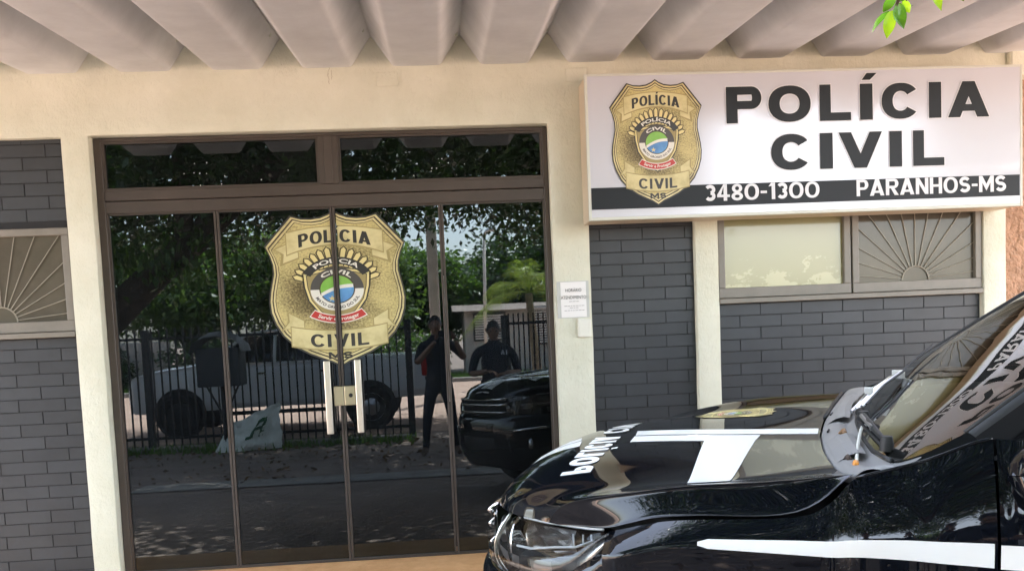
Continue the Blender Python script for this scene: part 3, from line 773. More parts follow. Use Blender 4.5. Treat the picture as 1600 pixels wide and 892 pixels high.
# canopy: ribbed concrete troughs side by side, falling slightly to the front
def ztop(y): return 0.0787*y
k = -10
while True:
    cx_ = -2.18 + .526*k + .526*4 - .526*4
    cxr = -.087 + .526*k - .0
    if cxr > 6.0: break
    prof = [(-.2605,3.332),(-.252,3.326),(-.238,3.306),(-.150,3.176),(-.138,3.166),(-.122,3.163),(0,3.162),(.122,3.163),(.138,3.166),(.150,3.176),(.238,3.306),(.252,3.326),(.2605,3.332)]
    yy = [.02, -.25, -.5, -.75, -1.0, -1.3, -1.55]
    b = MB()
    b.grid([[(cxr+px, y, pz+ztop(y)) for px, pz in prof] for y in yy])
    b.grid([[(cxr+px, y, pz+.045+ztop(y)) for px, pz in prof] for y in yy], flip=True)
    for y, fl in ((.02, False), (-1.55, True)):
        b.grid([[(cxr+px, y, pz+ztop(y)) for px, pz in prof], [(cxr+px, y, pz+.045+ztop(y)) for px, pz in prof]], flip=fl)
    b.grid([[(cxr+.263+dx, y, 3.336+ztop(y)) for dx in (-.03,.03)] for y in yy]); b.grid([[(cxr+.263+dx, y, 3.376+ztop(y)) for dx in (-.03,.03)] for y in yy], flip=True)
    rt = b.build('roof_trough', MT['roof'], stn); shade_auto(rt, 30)
    q_ = MB(); q_.lathe([(.001,-.012),(.007,-.010),(.009,-.002),(.009,.02)], 'z', (cxr+.2385, -.16-.05*((k*7) % 3), 3.303+ztop(-.16)), 10); q_.build('bolt', MT['signrim'], rt, smooth=True)
    k += 1
# roof slab above and the wall up to it
b = MB(); b.box(-5.4, 3.59, .005, 5.1, 3.37, 3.6); b.build('roof_slab', MT['roof'], stn)

# neighbour bay on the far right
nbr = thing('terracotta_wall', 'rough terracotta rendered wall at the right edge beyond the last cream pillar', 'wall', (4.6, .1, 0))
b = MB(); b.grid([[(3.592+.12*i, .10 + noise.noise(Vector((i*.7, j*.7, 0)))*.006, .12*j) for i in range(26)] for j in range(28)])
b.build('render_face', MT['terra'], nbr)
b = MB(); b.box(3.64, 6.6, .125, .4, 0, 3.24); b.build('core', MT['wall'], nbr)
b = MB(); b.box(3.595, 6.6, -.05, .095, 3.02, 3.20); b.build('ledge', MT['wall'], nbr, bevel=.01)

# ------------------------------------------------------------------ light-box sign
SX0, SX1, SZ0, SZ1, SY = .880, 3.527, 2.188, 3.018, -.25
sg = thing('police_sign', 'white light box sign with black lettering and gold shield above the right windows', 'sign', ((SX0+SX1)/2, 0, SZ0))
b = MB(); b.box(SX0, SX1, SY+.02, -.004, SZ0, SZ1); b.build('case', MT['signcase'], sg, bevel=.006)
b = MB()
b.box(SX0-.004, SX0+.012, SY-.001, SY+.022, SZ0-.004, SZ1+.004); b.box(SX1-.012, SX1+.004, SY-.001, SY+.022, SZ0-.004, SZ1+.004)
b.box(SX0+.012, SX1-.012, SY-.0015, SY+.022, SZ0-.004, SZ0+.014); b.box(SX0+.012, SX1-.012, SY-.0015, SY+.022, SZ1-.010, SZ1+.004)
b.build('rim', MT['signrim'], sg, bevel=.002)
b = MB(); rows = []
for j in range(30):
    z = SZ0+.014 + (SZ1-SZ0-.024)*j/29; row = []
    for i in range(90):
        x = SX0+.012 + (SX1-SX0-.024)*i/89
        e = max(0, 1-(SX1-.012-x)/.16)
        y = SY + .0015 + .0010*noise.noise(Vector((x*1.6, 0, z*2.1))) - e*.004*noise.noise(Vector((x*9, 3, z*14)))*math.sin(PI*j/29)
        if abs(x-2.205) < .022: y += .0010*(1-abs(x-2.205)/.022)
        row.append((x, y, z))
    rows.append(row)
b.grid(rows); fc = b.build('face', MT['signface'], sg, smooth=True)
YL = SY - .0012
b = MB(); b.add([(SX0+.013,YL,2.247),(SX1-.016,YL,2.247),(SX1-.016,YL,2.372),(SX0+.013,YL,2.372)], [(0,1,2,3)]); b.build('phone_band', MT['signblack'], sg)
def sign_word(spec, z0, h):
    t, hal = .068, .0045
    for ch, xa, xb in spec:
        edge = []
        for poly in G(ch, xb-xa, h, t):
            for ox, oy in ((-hal,-hal),(hal,-hal),(hal,hal),(-hal,hal)): edge.append([(xa+p[0]+ox, z0+p[1]+oy) for p in poly])
        le = letters('letter', [[(xa+p[0], z0+p[1]) for p in poly] for poly in G(ch, xb-xa, h, t)], lambda x, y, i: (x, YL-.0012-(i*.0000015), y), MT['signblack'], sg)
        letters('letter_edge', edge, lambda x, y, i: (x, YL-(i*.0000015), y), MT['signwhite'], le)
sign_word([('P',1.709,1.922),('O',1.963,2.219),('L',2.273,2.464),('Í',2.519,2.597),('C',2.652,2.886),('I',2.944,3.021),('A',3.062,3.320)], 2.720, .210)
sign_word([('C',1.973,2.216),('I',2.270,2.348),('V',2.385,2.652),('I',2.697,2.774),('L',2.843,3.037)], 2.441, .209)
for txt, xa, xb in (('3480-1300', 1.566, 2.262), ('PARANHOS-MS', 2.490, 3.424)):
    letters('band_lettering', [[(xa+p[0], 2.274+p[1]) for p in poly] for poly in word(txt, xb-xa, .096, .021, .10)], lambda x, y, i: (x, YL-.0014-i*.000002, y), MT['signwhite'], sg)
badge_mesh('shield', sg, lambda bx, by: ((1.289+bx*.548/.722, YL-.0010, 2.260+by*.724), (0,-1,0)), eps=.00025)

# paper notice and switch box on the pillar
t = thing('paper_notice', 'opening hours notice in a clear sleeve taped to the cream pillar beside the glass door', 'notice', (.797, 0, 1.63))
b = MB(); b.box(.700, .897, -.0065, -.0035, 1.628, 1.852); b.build('sleeve', MT['plasticfilm'], t)
b = MB(); rows = []
for j in range(14):
    rows.append([(.722+.158*i/9, -.0085 - .0016*abs(noise.noise(Vector((i*.9, j*.8, 2)))), 1.632+.216*j/13) for i in range(10)])
b.grid(rows); b.build('sheet', MT['paper'], t, smooth=True)
for txt, zz in (('HORÁRIO', 1.788), ('ATENDIMENTO', 1.744)):
    letters('heading', [[(x*.80+.801, y+zz) for x, y in p] for p in bfont(txt, .028, 0)], lambda x, y, i: (x, -.0112, y), MT['ink'], t)
for z, x0, x1 in ((1.727,.772,.830), (1.700,.742,.858), (1.688,.775,.828), (1.672,.742,.855)):
    b = MB(); x = x0
    while x < x1:
        w_ = random.uniform(.008,.02); b.add([(x,-.0112,z),(x+w_,-.0112,z),(x+w_,-.0112,z+.0035),(x,-.0112,z+.0035)], [(0,1,2,3)]); x += w_+.004
    b.build('small_print', MT['greyink'], t)
t = thing('switch_box', 'small white plastic switch box fixed below the paper notice on the pillar', 'switch', (.86, 0, 1.507))
b = MB(); b.box(.819, .901, -.026, -.0035, 1.507, 1.620); b.build('housing', MT['white'], t, bevel=.006, seg=2)
b = MB(); b.box(.831, .889, -.0285, -.0262, 1.520, 1.607); b.build('cover', MT['white'], t, bevel=.001)

# ------------------------------------------------------------------ black police car
# local axes: x from the nose backwards, y towards the building (the near side is y < 0), z up
CY, CT = 0.42096, 0.0501578
Mcar = Matrix.Rotation(CT, 4, 'X') @ Matrix.Rotation(-CY, 4, 'Z')
car = thing('police_car', 'glossy black police car with white hood stripes parked nose in before the station', 'car', (0, 0, 0), rot=(0, 0, 0))
car.rotation_euler = Mcar.to_euler()
car.location = (0.2516, -1.9801, 0.1231)
def V3(x, v, h): return (x, -v, h)          # v > 0: near side
def mir(G_): return [[(p[0], -p[1], p[2]) for p in row] for row in G_]
# hood: station rows from nose to windscreen, columns from the centre out to the shut line
H0 = [(.015,0,.860),(.050,0,.915),(.105,0,.962),(.200,0,1.008),(.330,0,1.038),(.550,0,1.054),(.850,0,1.062),(1.110,0,1.068)]
H1 = [(.045,.30,.868),(.080,.30,.920),(.135,.30,.962),(.22,.30,1.003),(.35,.30,1.032),(.56,.30,1.049),(.85,.30,1.060),(1.122,.30,1.071)]
H2 = [(.165,.55,.893),(.182,.548,.932),(.220,.548,.964),(.298,.552,.991),(.42,.56,1.013),(.60,.57,1.034),(.88,.58,1.056),(1.150,.58,1.079)]
H3 = [(.295,.665,.906),(.310,.664,.942),(.348,.668,.970),(.418,.676,.993),(.53,.69,1.016),(.69,.705,1.040),(.93,.715,1.064),(1.172,.715,1.092)]
H4 = [(.352,.708,.910),(.374,.722,.946),(.418,.748,.981),(.497,.786,1.011),(.622,.815,1.040),(.786,.838,1.070),(.988,.846,1.091),(1.190,.800,1.106)]
H5 = [(.358,.713,.911),(.380,.728,.943),(.425,.755,.974),(.506,.794,1.003),(.630,.823,1.031),(.789,.844,1.060),(.991,.852,1.080),(1.192,.805,1.107)]
H6 = [(.392,.732,.912),(.462,.766,.926),(.535,.806,.942),(.605,.836,.968),(.695,.855,.993),(.815,.870,1.009),(1.050,.879,1.031),(1.197,.816,1.110)]
H7 = [(.405,.738,.914),(.485,.780,.925),(.560,.820,.938),(.622,.848,.960),(.705,.866,.986),(.818,.879,1.001),(1.062,.888,1.023),(1.200,.822,1.113)]
rows = [[V3(*c[i]) for c in (H0, H1, H2, H3, H4, H5, H6, H7)] for i in range(8)]
half = loft(rows, 5, 6)
full = [[(p[0], -p[1], p[2]) for p in row[::-1]][:-1] + [tuple(p) for p in row] for row in half]
b = MB(); b.grid(full); hood = b.build('hood', MT['paint'], car, smooth=True, local=True)
BV = BVHTree.FromPolygons([Vector(p) for row in full for p in row], [(i*len(full[0])+j, i*len(full[0])+j+1, (i+1)*len(full[0])+j+1, (i+1)*len(full[0])+j) for i in range(len(full)-1) for j in range(len(full[0])-1)])
def hood_at(x, v, off=.0015):
    hit = BV.ray_cast(Vector((x, -v, 2)), Vector((0, 0, -1)))
    if hit[0] is None: return Vector((x, -v, 1.0))
    n_ = hit[1] if hit[1].z > 0 else -hit[1]
    return hit[0] + n_*off
def hood_decal(name, polys, m, off=.0015, dens=.05):
    b = MB()
    for i, poly in enumerate(polys):       # four-sided pieces are split into a fine grid
        n = max(1, int(max((Vector(poly[0])-Vector(poly[1])).length, (Vector(poly[2])-Vector(poly[3])).length)/dens)); k = max(1, int(max((Vector(poly[1])-Vector(poly[2])).length, (Vector(poly[3])-Vector(poly[0])).length)/dens))
        A, B_, C_, D_ = [Vector(q) for q in poly]
        b.grid([[tuple(hood_at(*((A*(1-s/n)+B_*s/n)*(1-t/k) + (D_*(1-s/n)+C_*s/n)*t/k), off)) for s in range(n+1)] for t in range(k+1)])
    return b.build(name, m, hood, smooth=True, local=True)
hood_decal('stripe', [[(.055,.008),(.055,.118),(.29,.118),(.27,.008)]], MT['whitevinyl'])
hood_decal('stripe', [[(.055,-.118),(.055,-.008),(.262,-.008),(.235,-.118)]], MT['whitevinyl'])
hood_decal('stripe', [[(.470,.008),(.475,.118),(.735,.118),(.735,.008)], [(.735,.008),(.735,.118),(.905,.118),(.915,.008)], [(.735,.118),(.768,.735),(.884,.735),(.905,.118)]], MT['whitevinyl'], dens=.04)
hood_decal('stripe', [[(.455,-.118),(.470,-.008),(1.104,-.008),(1.106,-.118)]], MT['whitevinyl'], dens=.04)
def split4(polys):
    out = []
    for p in polys:
        if len(p) == 4: out.append(p)
        elif len(p) == 3: out.append([p[0], p[1], p[2], p[2]])
        else:
            for k in range(1, len(p)-1): out.append([p[0], p[k], p[k+1], p[k+1]])
    return out
def tri4(polys):
    """any polygon -> triangles as degenerate quads"""
    from mathutils.geometry import tessellate_polygon
    out = []
    for p in polys:
        if len(p) == 4: out.append(p); continue
        for t in tessellate_polygon([[Vector((x, y, 0)) for x, y in p]]): out.append([p[t[0]], p[t[1]], p[t[2]], p[t[2]]])
    return out
for txt, v0, v1 in (('POLÍCIA', .505, -.02), ('CIVIL', -.105, -.50)):
    pl = word(txt, v0-v1, .100, .033, .12)
    # reading direction runs across the car; capitals stand towards the windscreen
    hood_decal('lettering', [[(.318 + y + .012*((v0-x)/.5), v0-x) for x, y in p] for p in tri4(pl)], MT['whitevinyl'], .0022, dens=.06)
def FH(bx, by):
    x, v = .605 + by*.335, -.575 - bx*.27/.722
    return hood_at(x, v, .0015), (0, 0, 1)
badge_mesh('shield_sticker', hood, FH, dens=2, eps=.0002, local=True)
# body sides: near-side control grid, mirrored for the far side
EDGE = [H7[2], H7[3], H7[4], H7[5], H7[6], (1.142,.882,1.066), H7[7]]
TOP = [(.560,.828,.930),(.605,.852,.944),(.712,.872,.975),(.820,.885,.991),(1.064,.894,1.013),(1.148,.888,1.056),(1.204,.836,1.106),(1.317,.832,1.138),(1.384,.840,1.164),(1.462,.844,1.200),(1.503,.848,1.213)]
def side_col(T, xs_low):
    """shoulder curving over from the shut line, then the upright side"""
    x, v, h = T
    vm = min(.937, v+.085); hb = min(.925, h-.055); out = []
    for f_ in (1, .82, .60, .36, .14):
        out.append((x+.004*(1-f_), vm - (vm-v)*f_**1.75, hb + (h-hb)*f_))
    return out + [(xs_low, vm, hb-.02), (xs_low, min(.937, vm+.004), .79), (xs_low, min(.937, vm+.01), .70), (xs_low, min(.934, vm+.01), .58), (xs_low, .920, .46), (xs_low, .893, .34)]
cols = []
for T in TOP: cols.append([V3(*p) for p in side_col(T, T[0]+.004)])
g = loft([list(r) for r in zip(*cols)], 4, 4)
AX, AR = .955, .385
def arch_cut(G_, ax):
    b = MB(); v = [p for r in G_ for p in r]; c = len(G_[0]); F = []
    for i in range(len(G_)-1):
        for j in range(c-1):
            q_ = (i*c+j, i*c+j+1, (i+1)*c+j+1, (i+1)*c+j)
            m_ = sum((Vector(v[k]) for k in q_), Vector())/4
            if any((m_.x-a)**2 + (m_.z-.36)**2 < .415**2 and m_.z < .80 for a in ax): continue
            F.append(q_)
    b.add(v, F); return b
for s in (1, -1):
    gg = g if s > 0 else mir(g)
    fb = arch_cut(gg, [AX])
    fA = [(.603,.866,.928),(.548,.876,.880),(.470,.868,.825),(.412,.862,.778),(.372,.880,.720),(.352,.888,.62),(.350,.888,.52),(.36,.880,.42)]
    fB = [(.606,.868,.925),(.570,.911,.872),(.570,.914,.820),(.570,.918,.775),(.570,.921,.72),(.570,.922,.62),(.570,.921,.52),(.570,.912,.42)]
    fb.grid(loft([[(p[0], -s*p[1], p[2]) for p in fA], [((p[0]+q_[0])/2, -s*((p[1]+q_[1])/2+.010), (p[2]+q_[2])/2) for p, q_ in zip(fA, fB)], [(p[0], -s*p[1], p[2]) for p in fB]], 3, 4))
    fd = fb.build('fender', MT['paint'], car, smooth=True, local=True)
    b = MB(); b.tube([(p[0], -s*p[1], p[2]+.001) for p in cr([(q_[0], q_[1], q_[2]) for q_ in TOP[6:]], 4)], .0045, 6); b.build('highlight_bead', MT['paint'], fd, smooth=True, local=True)  # bead added on the fender edge to catch a bright line of light
    b = MB(); b.tube([(AX+.425*math.cos(t*PI/24*1.0), -s*.928, .36+.425*math.sin(t*PI/24)) for t in range(-2, 27)], .022, 8)
    b.build('arch_trim', MT['rubber'], fd, smooth=True, local=True)
    BVF = BVHTree.FromPolygons([Vector(p) for row in gg for p in row], [(i*len(gg[0])+j, i*len(gg[0])+j+1, (i+1)*len(gg[0])+j+1, (i+1)*len(gg[0])+j) for i in range(len(gg)-1) for j in range(len(gg[0])-1)])
    def side_at(x, h, off=.0015):
        hit = BVF.ray_cast(Vector((x, -s*3, h)), Vector((0, s, 0)))
        return (hit[0] + Vector((0, -s*off, 0))) if hit[0] else Vector((x, -s*.93, h))
    b = MB(); n = 26; rws = []
    for t in range(n+1):
        x = .822 + (1.500-.822)*t/n; k = t/n
        lo, hi = .931-.006*k, .952+.030*k
        if t == 0: lo, hi = .937, .946
        rws.append([tuple(side_at(x, lo+(hi-lo)*q_/4)) for q_ in range(5)])
    b.grid(rws); b.build('side_stripe', MT['whitevinyl'], fd, smooth=True, local=True)
# front doors and the rest of the side
BELT = [(1.509,.850,1.213),(1.60,.868,1.214),(2.0,.880,1.216),(2.52,.884,1.222)]
BELT2 = [(2.526,.884,1.222),(3.0,.884,1.228),(3.5,.882,1.235)]
BELT3 = [(3.506,.882,1.235),(4.0,.870,1.245),(4.45,.84,1.255),(4.70,.74,1.26)]
def body(name, belt, ax=()):
    res = []
    for s in (1, -1):
        cs = [[V3(*p) for p in side_col(T, T[0])] for T in belt]
        gg = loft([list(r) for r in zip(*cs)], 8, 4)
        if s < 0: gg = mir(gg)
        res.append((s, arch_cut(gg, ax).build(name, MT['paint'], car, smooth=True, local=True), gg))
    return res
def strip_between(a, c, m=None): 
    b = MB(); b.grid([a, c]); return b
for s, d, gg in body('front_door', BELT):
    b = MB(); b.grid([[(x, -s*(.9385), z) for z in (.925-.004*k, .982+.006*k)] for k, x in ((0, 1.512), (.5, 1.9), (1, 2.515))])
    b.build('side_stripe', MT['whitevinyl'], d, local=True)
    # mirror on the door
    m_ = MB(); prof = [(.0,.02),(.03,.075),(.085,.105),(.15,.105),(.185,.085),(.19,.0)]
    ring_ = []
    cx_, cz_ = 1.555, 1.165
    for (dx, r) in ((-.030,.001),(-.026,.030),(-.012,.055),(.02,.075),(.07,.085),(.115,.088)):
        ring_.append([(cx_+dx+.02*math.cos(t*PI/10), -s*(1.035+r*1.25*math.copysign(abs(math.cos(t*PI/10))**.7, math.cos(t*PI/10))), cz_+r*math.copysign(abs(math.sin(t*PI/10))**.7, math.sin(t*PI/10))) for t in range(21)])
    m_.grid(ring_); mo = m_.build('mirror', MT['paint'], d, smooth=True, local=True)
    q_ = MB(); q_.add([(p[0]-.004, p[1]*1.0, p[2]) for p in ring_[-1][:-1]], [tuple(range(20))], MT['black'])
    q_.tube([(1.60,-s*.87,1.175),(1.60,-s*.98,1.165)], .024, 8, MT['black']); 
    q_.build('mirror_glass', MT['chrome'], d, local=True)
    h_ = MB(); h_.tube([(2.25,-s*.935,1.08),(2.28,-s*.962,1.085),(2.42,-s*.962,1.087),(2.45,-s*.935,1.082)], .012, 8); h_.build('handle', MT['chrome'], d, smooth=True, local=True)
for s, d, gg in body('rear_door', BELT2):
    h_ = MB(); h_.tube([(3.15,-s*.935,1.09),(3.18,-s*.962,1.095),(3.32,-s*.962,1.097),(3.35,-s*.935,1.092)], .012, 8); h_.build('handle', MT['chrome'], d, smooth=True, local=True)
for s, d, gg in body('rear_quarter', BELT3, [3.80]):
    b = MB(); b.tube([(3.80+.425*math.cos(t*PI/24), -s*.928, .36+.425*math.sin(t*PI/24)) for t in range(-2, 27)], .022, 8)
    b.build('arch_trim', MT['rubber'], d, smooth=True, local=True)
    b = MB(); b.grid([[(4.60-.02*j, -s*(.81-.035*i), .98+.26*j/4) for i in range(2)] for j in range(5)]); b.build('tail_lamp', MT['redlamp'], d, local=True)
b = MB(); b.grid(loft([[(4.70,-.74,1.26),(4.76,-.3,1.26),(4.76,.3,1.26),(4.70,.74,1.26)], [(4.74,-.80,.9),(4.80,-.3,.9),(4.80,.3,.9),(4.74,.80,.9)], [(4.72,-.80,.35),(4.80,-.3,.35),(4.80,.3,.35),(4.72,.80,.35)]], 3, 3))
b.build('tailgate', MT['paint'], car, smooth=True, local=True)
# windscreen, pillars, roof, side glass
WB = [(1.225,0,1.113),(1.231,.27,1.114),(1.252,.55,1.119),(1.292,.73,1.128),(1.362,.802,1.166),(1.447,.824,1.221)]
WT = [(1.985,0,1.632),(1.990,.24,1.632),(2.000,.47,1.629),(2.006,.585,1.6255),(2.012,.632,1.627),(2.020,.648,1.630)]
rw = []
for t in range(4):
    k = t/3; bow = .007*math.sin(PI*k)
    rw.append([V3(a[0]*(1-k)+c[0]*k-bow*.4, a[1]*(1-k)+c[1]*k, a[2]*(1-k)+c[2]*k+bow) for a, c in zip(WB, WT)])
hw = loft(rw, 4, 5); wsG = [[(p[0], -p[1], p[2]) for p in row[::-1]][:-1] + [tuple(p) for p in row] for row in hw]
b = MB(); b.grid(wsG); b.build('windscreen', MT['windshield'], car, smooth=True, local=True)
edge = [row[-1] for row in wsG]; edge0 = [row[0] for row in wsG]
for s, ed in ((1, edge), (-1, edge0)):
    out = [(p[0]+.020, -s*(abs(p[1])+.018), p[2]-.006) for p in ed]; mid = [(p[0]+.006, -s*(abs(p[1])+.010), p[2]+.004) for p in ed]
    out2 = [(p[0]+.060, -s*(abs(p[1])+.026), p[2]-.050) for p in ed]
    b = MB(); b.grid([ed, mid, out], MT['rubber']); b.grid([out, out2], MT['pillarpaint']); b.build('pillar', MT['paint'], car, smooth=True, local=True)
    b = MB(); b.tube([(p[0], p[1], p[2]+.002) for p in ed], .006, 6); b.build('screen_seal', MT['rubber'], car, smooth=True, local=True)
rs = []
for x, w_, h_ in ((1.975,.612,1.632),(2.2,.64,1.70),(2.7,.66,1.745),(3.3,.66,1.752),(3.9,.65,1.735),(4.35,.63,1.69),(4.52,.60,1.63)):
    rs.append([V3(x + (.09 if x < 2 else 0)*(abs(v)**2), v*w_, h_ - .034*abs(v)**3) for v in (-1,-.8,-.4,0,.4,.8,1)])
b = MB(); b.grid(loft(rs, 3, 4)); b.build('roof', MT['paint'], car, smooth=True, local=True)
for s in (1, -1):
    bl = [(1.55,.845,1.215),(2.0,.868,1.218),(2.52,.872,1.224),(3.0,.872,1.230),(3.5,.870,1.237),(4.0,.858,1.247),(4.6,.80,1.258)]
    tp = [(2.10,.650,1.600),(2.22,.652,1.66),(2.55,.668,1.705),(3.0,.672,1.716),(3.5,.670,1.712),(3.95,.660,1.695),(4.40,.635,1.65)]
    b = MB(); b.grid([[V3(a[0]*(1-k)+c[0]*k, s*(a[1]*(1-k)+c[1]*k+.012*math.sin(PI*k)), a[2]*(1-k)+c[2]*k) for a, c in zip(bl, tp)] for k in (0,.25,.5,.75,1)])
    cs_ = b.build('window_frame', MT['pillarpaint'], car, smooth=True, local=True)
    for (i, j) in ((0, 2), (2, 4), (4, 6)):
        A, B_, C_, D_ = Vector(bl[i]), Vector(bl[j]), Vector(tp[j]), Vector(tp[i])
        quad = []
        for k in (.10,.35,.65,.90):
            r_ = []
            for u in (.06,.35,.65,.94):
                p = (A*(1-u)+B_*u)*(1-k) + (D_*(1-u)+C_*u)*k
                r_.append((p.x, -s*(p.y+.012*math.sin(PI*k)+.006), p.z))
            quad.append(r_)
        b = MB(); b.grid(quad); b.build('side_window', MT['sideglass'], cs_, smooth=True, local=True)
b = MB(); b.grid([[V3(4.52,v*.60,1.63) for v in (-1,0,1)], [V3(4.76,v*.72,1.26) for v in (-1,0,1)]]); b.build('rear_window', MT['sideglass'], car, local=True)
# cowl with its wells, hinge covers, washers and wipers
HR = [H0[-1],H1[-1],H2[-1],H3[-1],H4[-1],H7[-1]]; CW = [(1.230,0,1.108),(1.236,.25,1.109),(1.257,.55,1.115),(1.296,.73,1.124),(1.355,.80,1.157),(1.317,.829,1.136)]
rw = []
for k, dz in ((0,-.022),(.06,-.004),(.25,.006),(.5,.002),(.75,-.012),(1,0)):
    rw.append([V3(a[0]*(1-k)+c[0]*k, a[1]*(1-k)+c[1]*k, a[2]*(1-k)+c[2]*k + dz) for a, c in zip(HR, CW)])
hw = loft(rw, 4, 3); cg = [[(p[0], -p[1], p[2]) for p in row[::-1]][:-1] + [tuple(p) for p in row] for row in hw]
b = MB(); b.grid(cg); cowl = b.build('cowl_panel', MT['cowl'], car, smooth=True, local=True)
def cowl_pt(v, k, dz):
    s = 1 if v >= 0 else -1; a = abs(v)
    def ip(L):
        for i in range(len(L)-1):
            if L[i][1] <= a <= L[i+1][1]:
                t = (a-L[i][1])/max(1e-6, L[i+1][1]-L[i][1]); return [L[i][q_]*(1-t)+L[i+1][q_]*t for q_ in range(3)]
        return list(L[-1])
    A, B_ = ip(HR[:5]), ip(CW[:5])
    return (A[0]*(1-k)+B_[0]*k, -v, A[2]*(1-k)+B_[2]*k + dz)
for vs in ((-.66,-.40,-.14), (.20,.38,.56)):
    b = MB(); b.grid([[cowl_pt(v, k, dz + (.006 if v == vs[1] else 0)) for v in vs] for k, dz in ((.14,.004),(.38,.016),(.62,.016),(.80,.006))])
    b.build('raised_cover', MT['cowl'], cowl, local=True, bevel=.002)
for v in (-.30, .06):
    b = MB(); b.tube([cowl_pt(v, .20, .012), cowl_pt(v-.035, .24, .012)], .004, 6); b.build('slot', MT['black'], cowl, local=True)
b = MB(); b.tube([cowl_pt(v, .99, .004) for v in [-.72+.09*i for i in range(17)]], .007, 8); b.build('screen_rubber', MT['rubber'], cowl, smooth=True, local=True)
b = MB(); b.tube([cowl_pt(v, 0, .002) for v in (-.80,-.74,-.66,-.56,-.45,-.34)], .008, 6); b.build('edge_seal', MT['rubber'], cowl, smooth=True, local=True)
b = MB(); b.tube([(1.205,-.640,1.098),(1.208,-.655,1.108),(1.207,-.672,1.100)], .008, 8); b.build('washer_cap', MT['orange'], cowl, smooth=True, local=True)
b = MB(); b.tube([(1.183,-.545,1.092),(1.190,-.560,1.104),(1.195,-.575,1.096)], .008, 8); b.build('hose_clip', MT['bark'], cowl, smooth=True, local=True); b = MB(); b.tube([(1.176,-.10,1.090),(1.186,-.13,1.106),(1.190,-.15,1.094)], .008, 8); b.build('hose_clip', mat('brown_clip', (.22,.12,.05), .5), cowl, smooth=True, local=True)
b = MB(); b.tube(cr([(1.250,-.215,1.140),(1.236,-.25,1.136),(1.226,-.34,1.122),(1.218,-.47,1.116),(1.210,-.640,1.104)], 4), .005, 6)
b.build('washer_hose', MT['white'], cowl, smooth=True, local=True)
for nm, P0, P1, lift in (('wiper', (1.240,.030,1.146), (1.376,.285,1.236), 0), ('wiper', (1.246,-.150,1.150), (1.288,-.640,1.154), 1)):
    P0, P1 = Vector(P0), Vector(P1); d = P1-P0; nn = Vector((-.56,0,.83)); sd = d.cross(nn).normalized()
    w = MB()
    if not lift:
        for o_, r, mk in ((-.030, .0065, 'rim'), (-.008, .0075, 'chrome'), (.016, .0055, 'rim'), (.036, .004, 'rubber')):
            w.tube([P0+sd*o_+nn*.012, P0+d*.5+sd*o_+nn*.020, P1+sd*o_+nn*.010], r, 8, MT[mk])
        w.box(P1.x-.022, P1.x+.020, P1.y-.012, P1.y+.010, P1.z-.006, P1.z+.022, MT['whitevinyl'])
        q_ = P0+d*.42; w.box(q_.x-.04, q_.x-.012, q_.y-.014, q_.y+.014, q_.z+.010, q_.z+.030, MT['whitevinyl'])
        w.tube([P1+sd*.0+nn*.008, P1+d*.35+nn*.006, P1+d*1.0+nn*.004], [.006,.004,.003], 6, MT['rubber'])
        w.tube([P0+Vector((0,.02,.0)), P0+Vector((-.006,-.05,.004))], .012, 8, MT['rubber'])
    else:
        w.tube([P0+nn*.010, P0+d*.45+nn*.022, P1+nn*.010], [.013,.010,.007], 8, MT['rubber']); w.tube([P0+sd*.018+nn*.008, P1+sd*.014+nn*.006], .005, 6, MT['black'])
        w.tube([P0+d*.15+sd*.004+nn*.026, P0+d*.62+sd*.004+nn*.026], .006, 6, MT['rim'])
        w.lathe([(.001,.020),(.014,.020),(.018,.0),(.018,-.02)], 'z', tuple(P1+nn*.006), 12, MT['rubber']); w.lathe([(.001,.022),(.016,.020),(.02,.0),(.02,-.03)], 'z', tuple(P0+nn*.004), 12, MT['rubber'])
    o_ = w.build(nm, MT['rubber'], car, local=True); shade_auto(o_, 40)
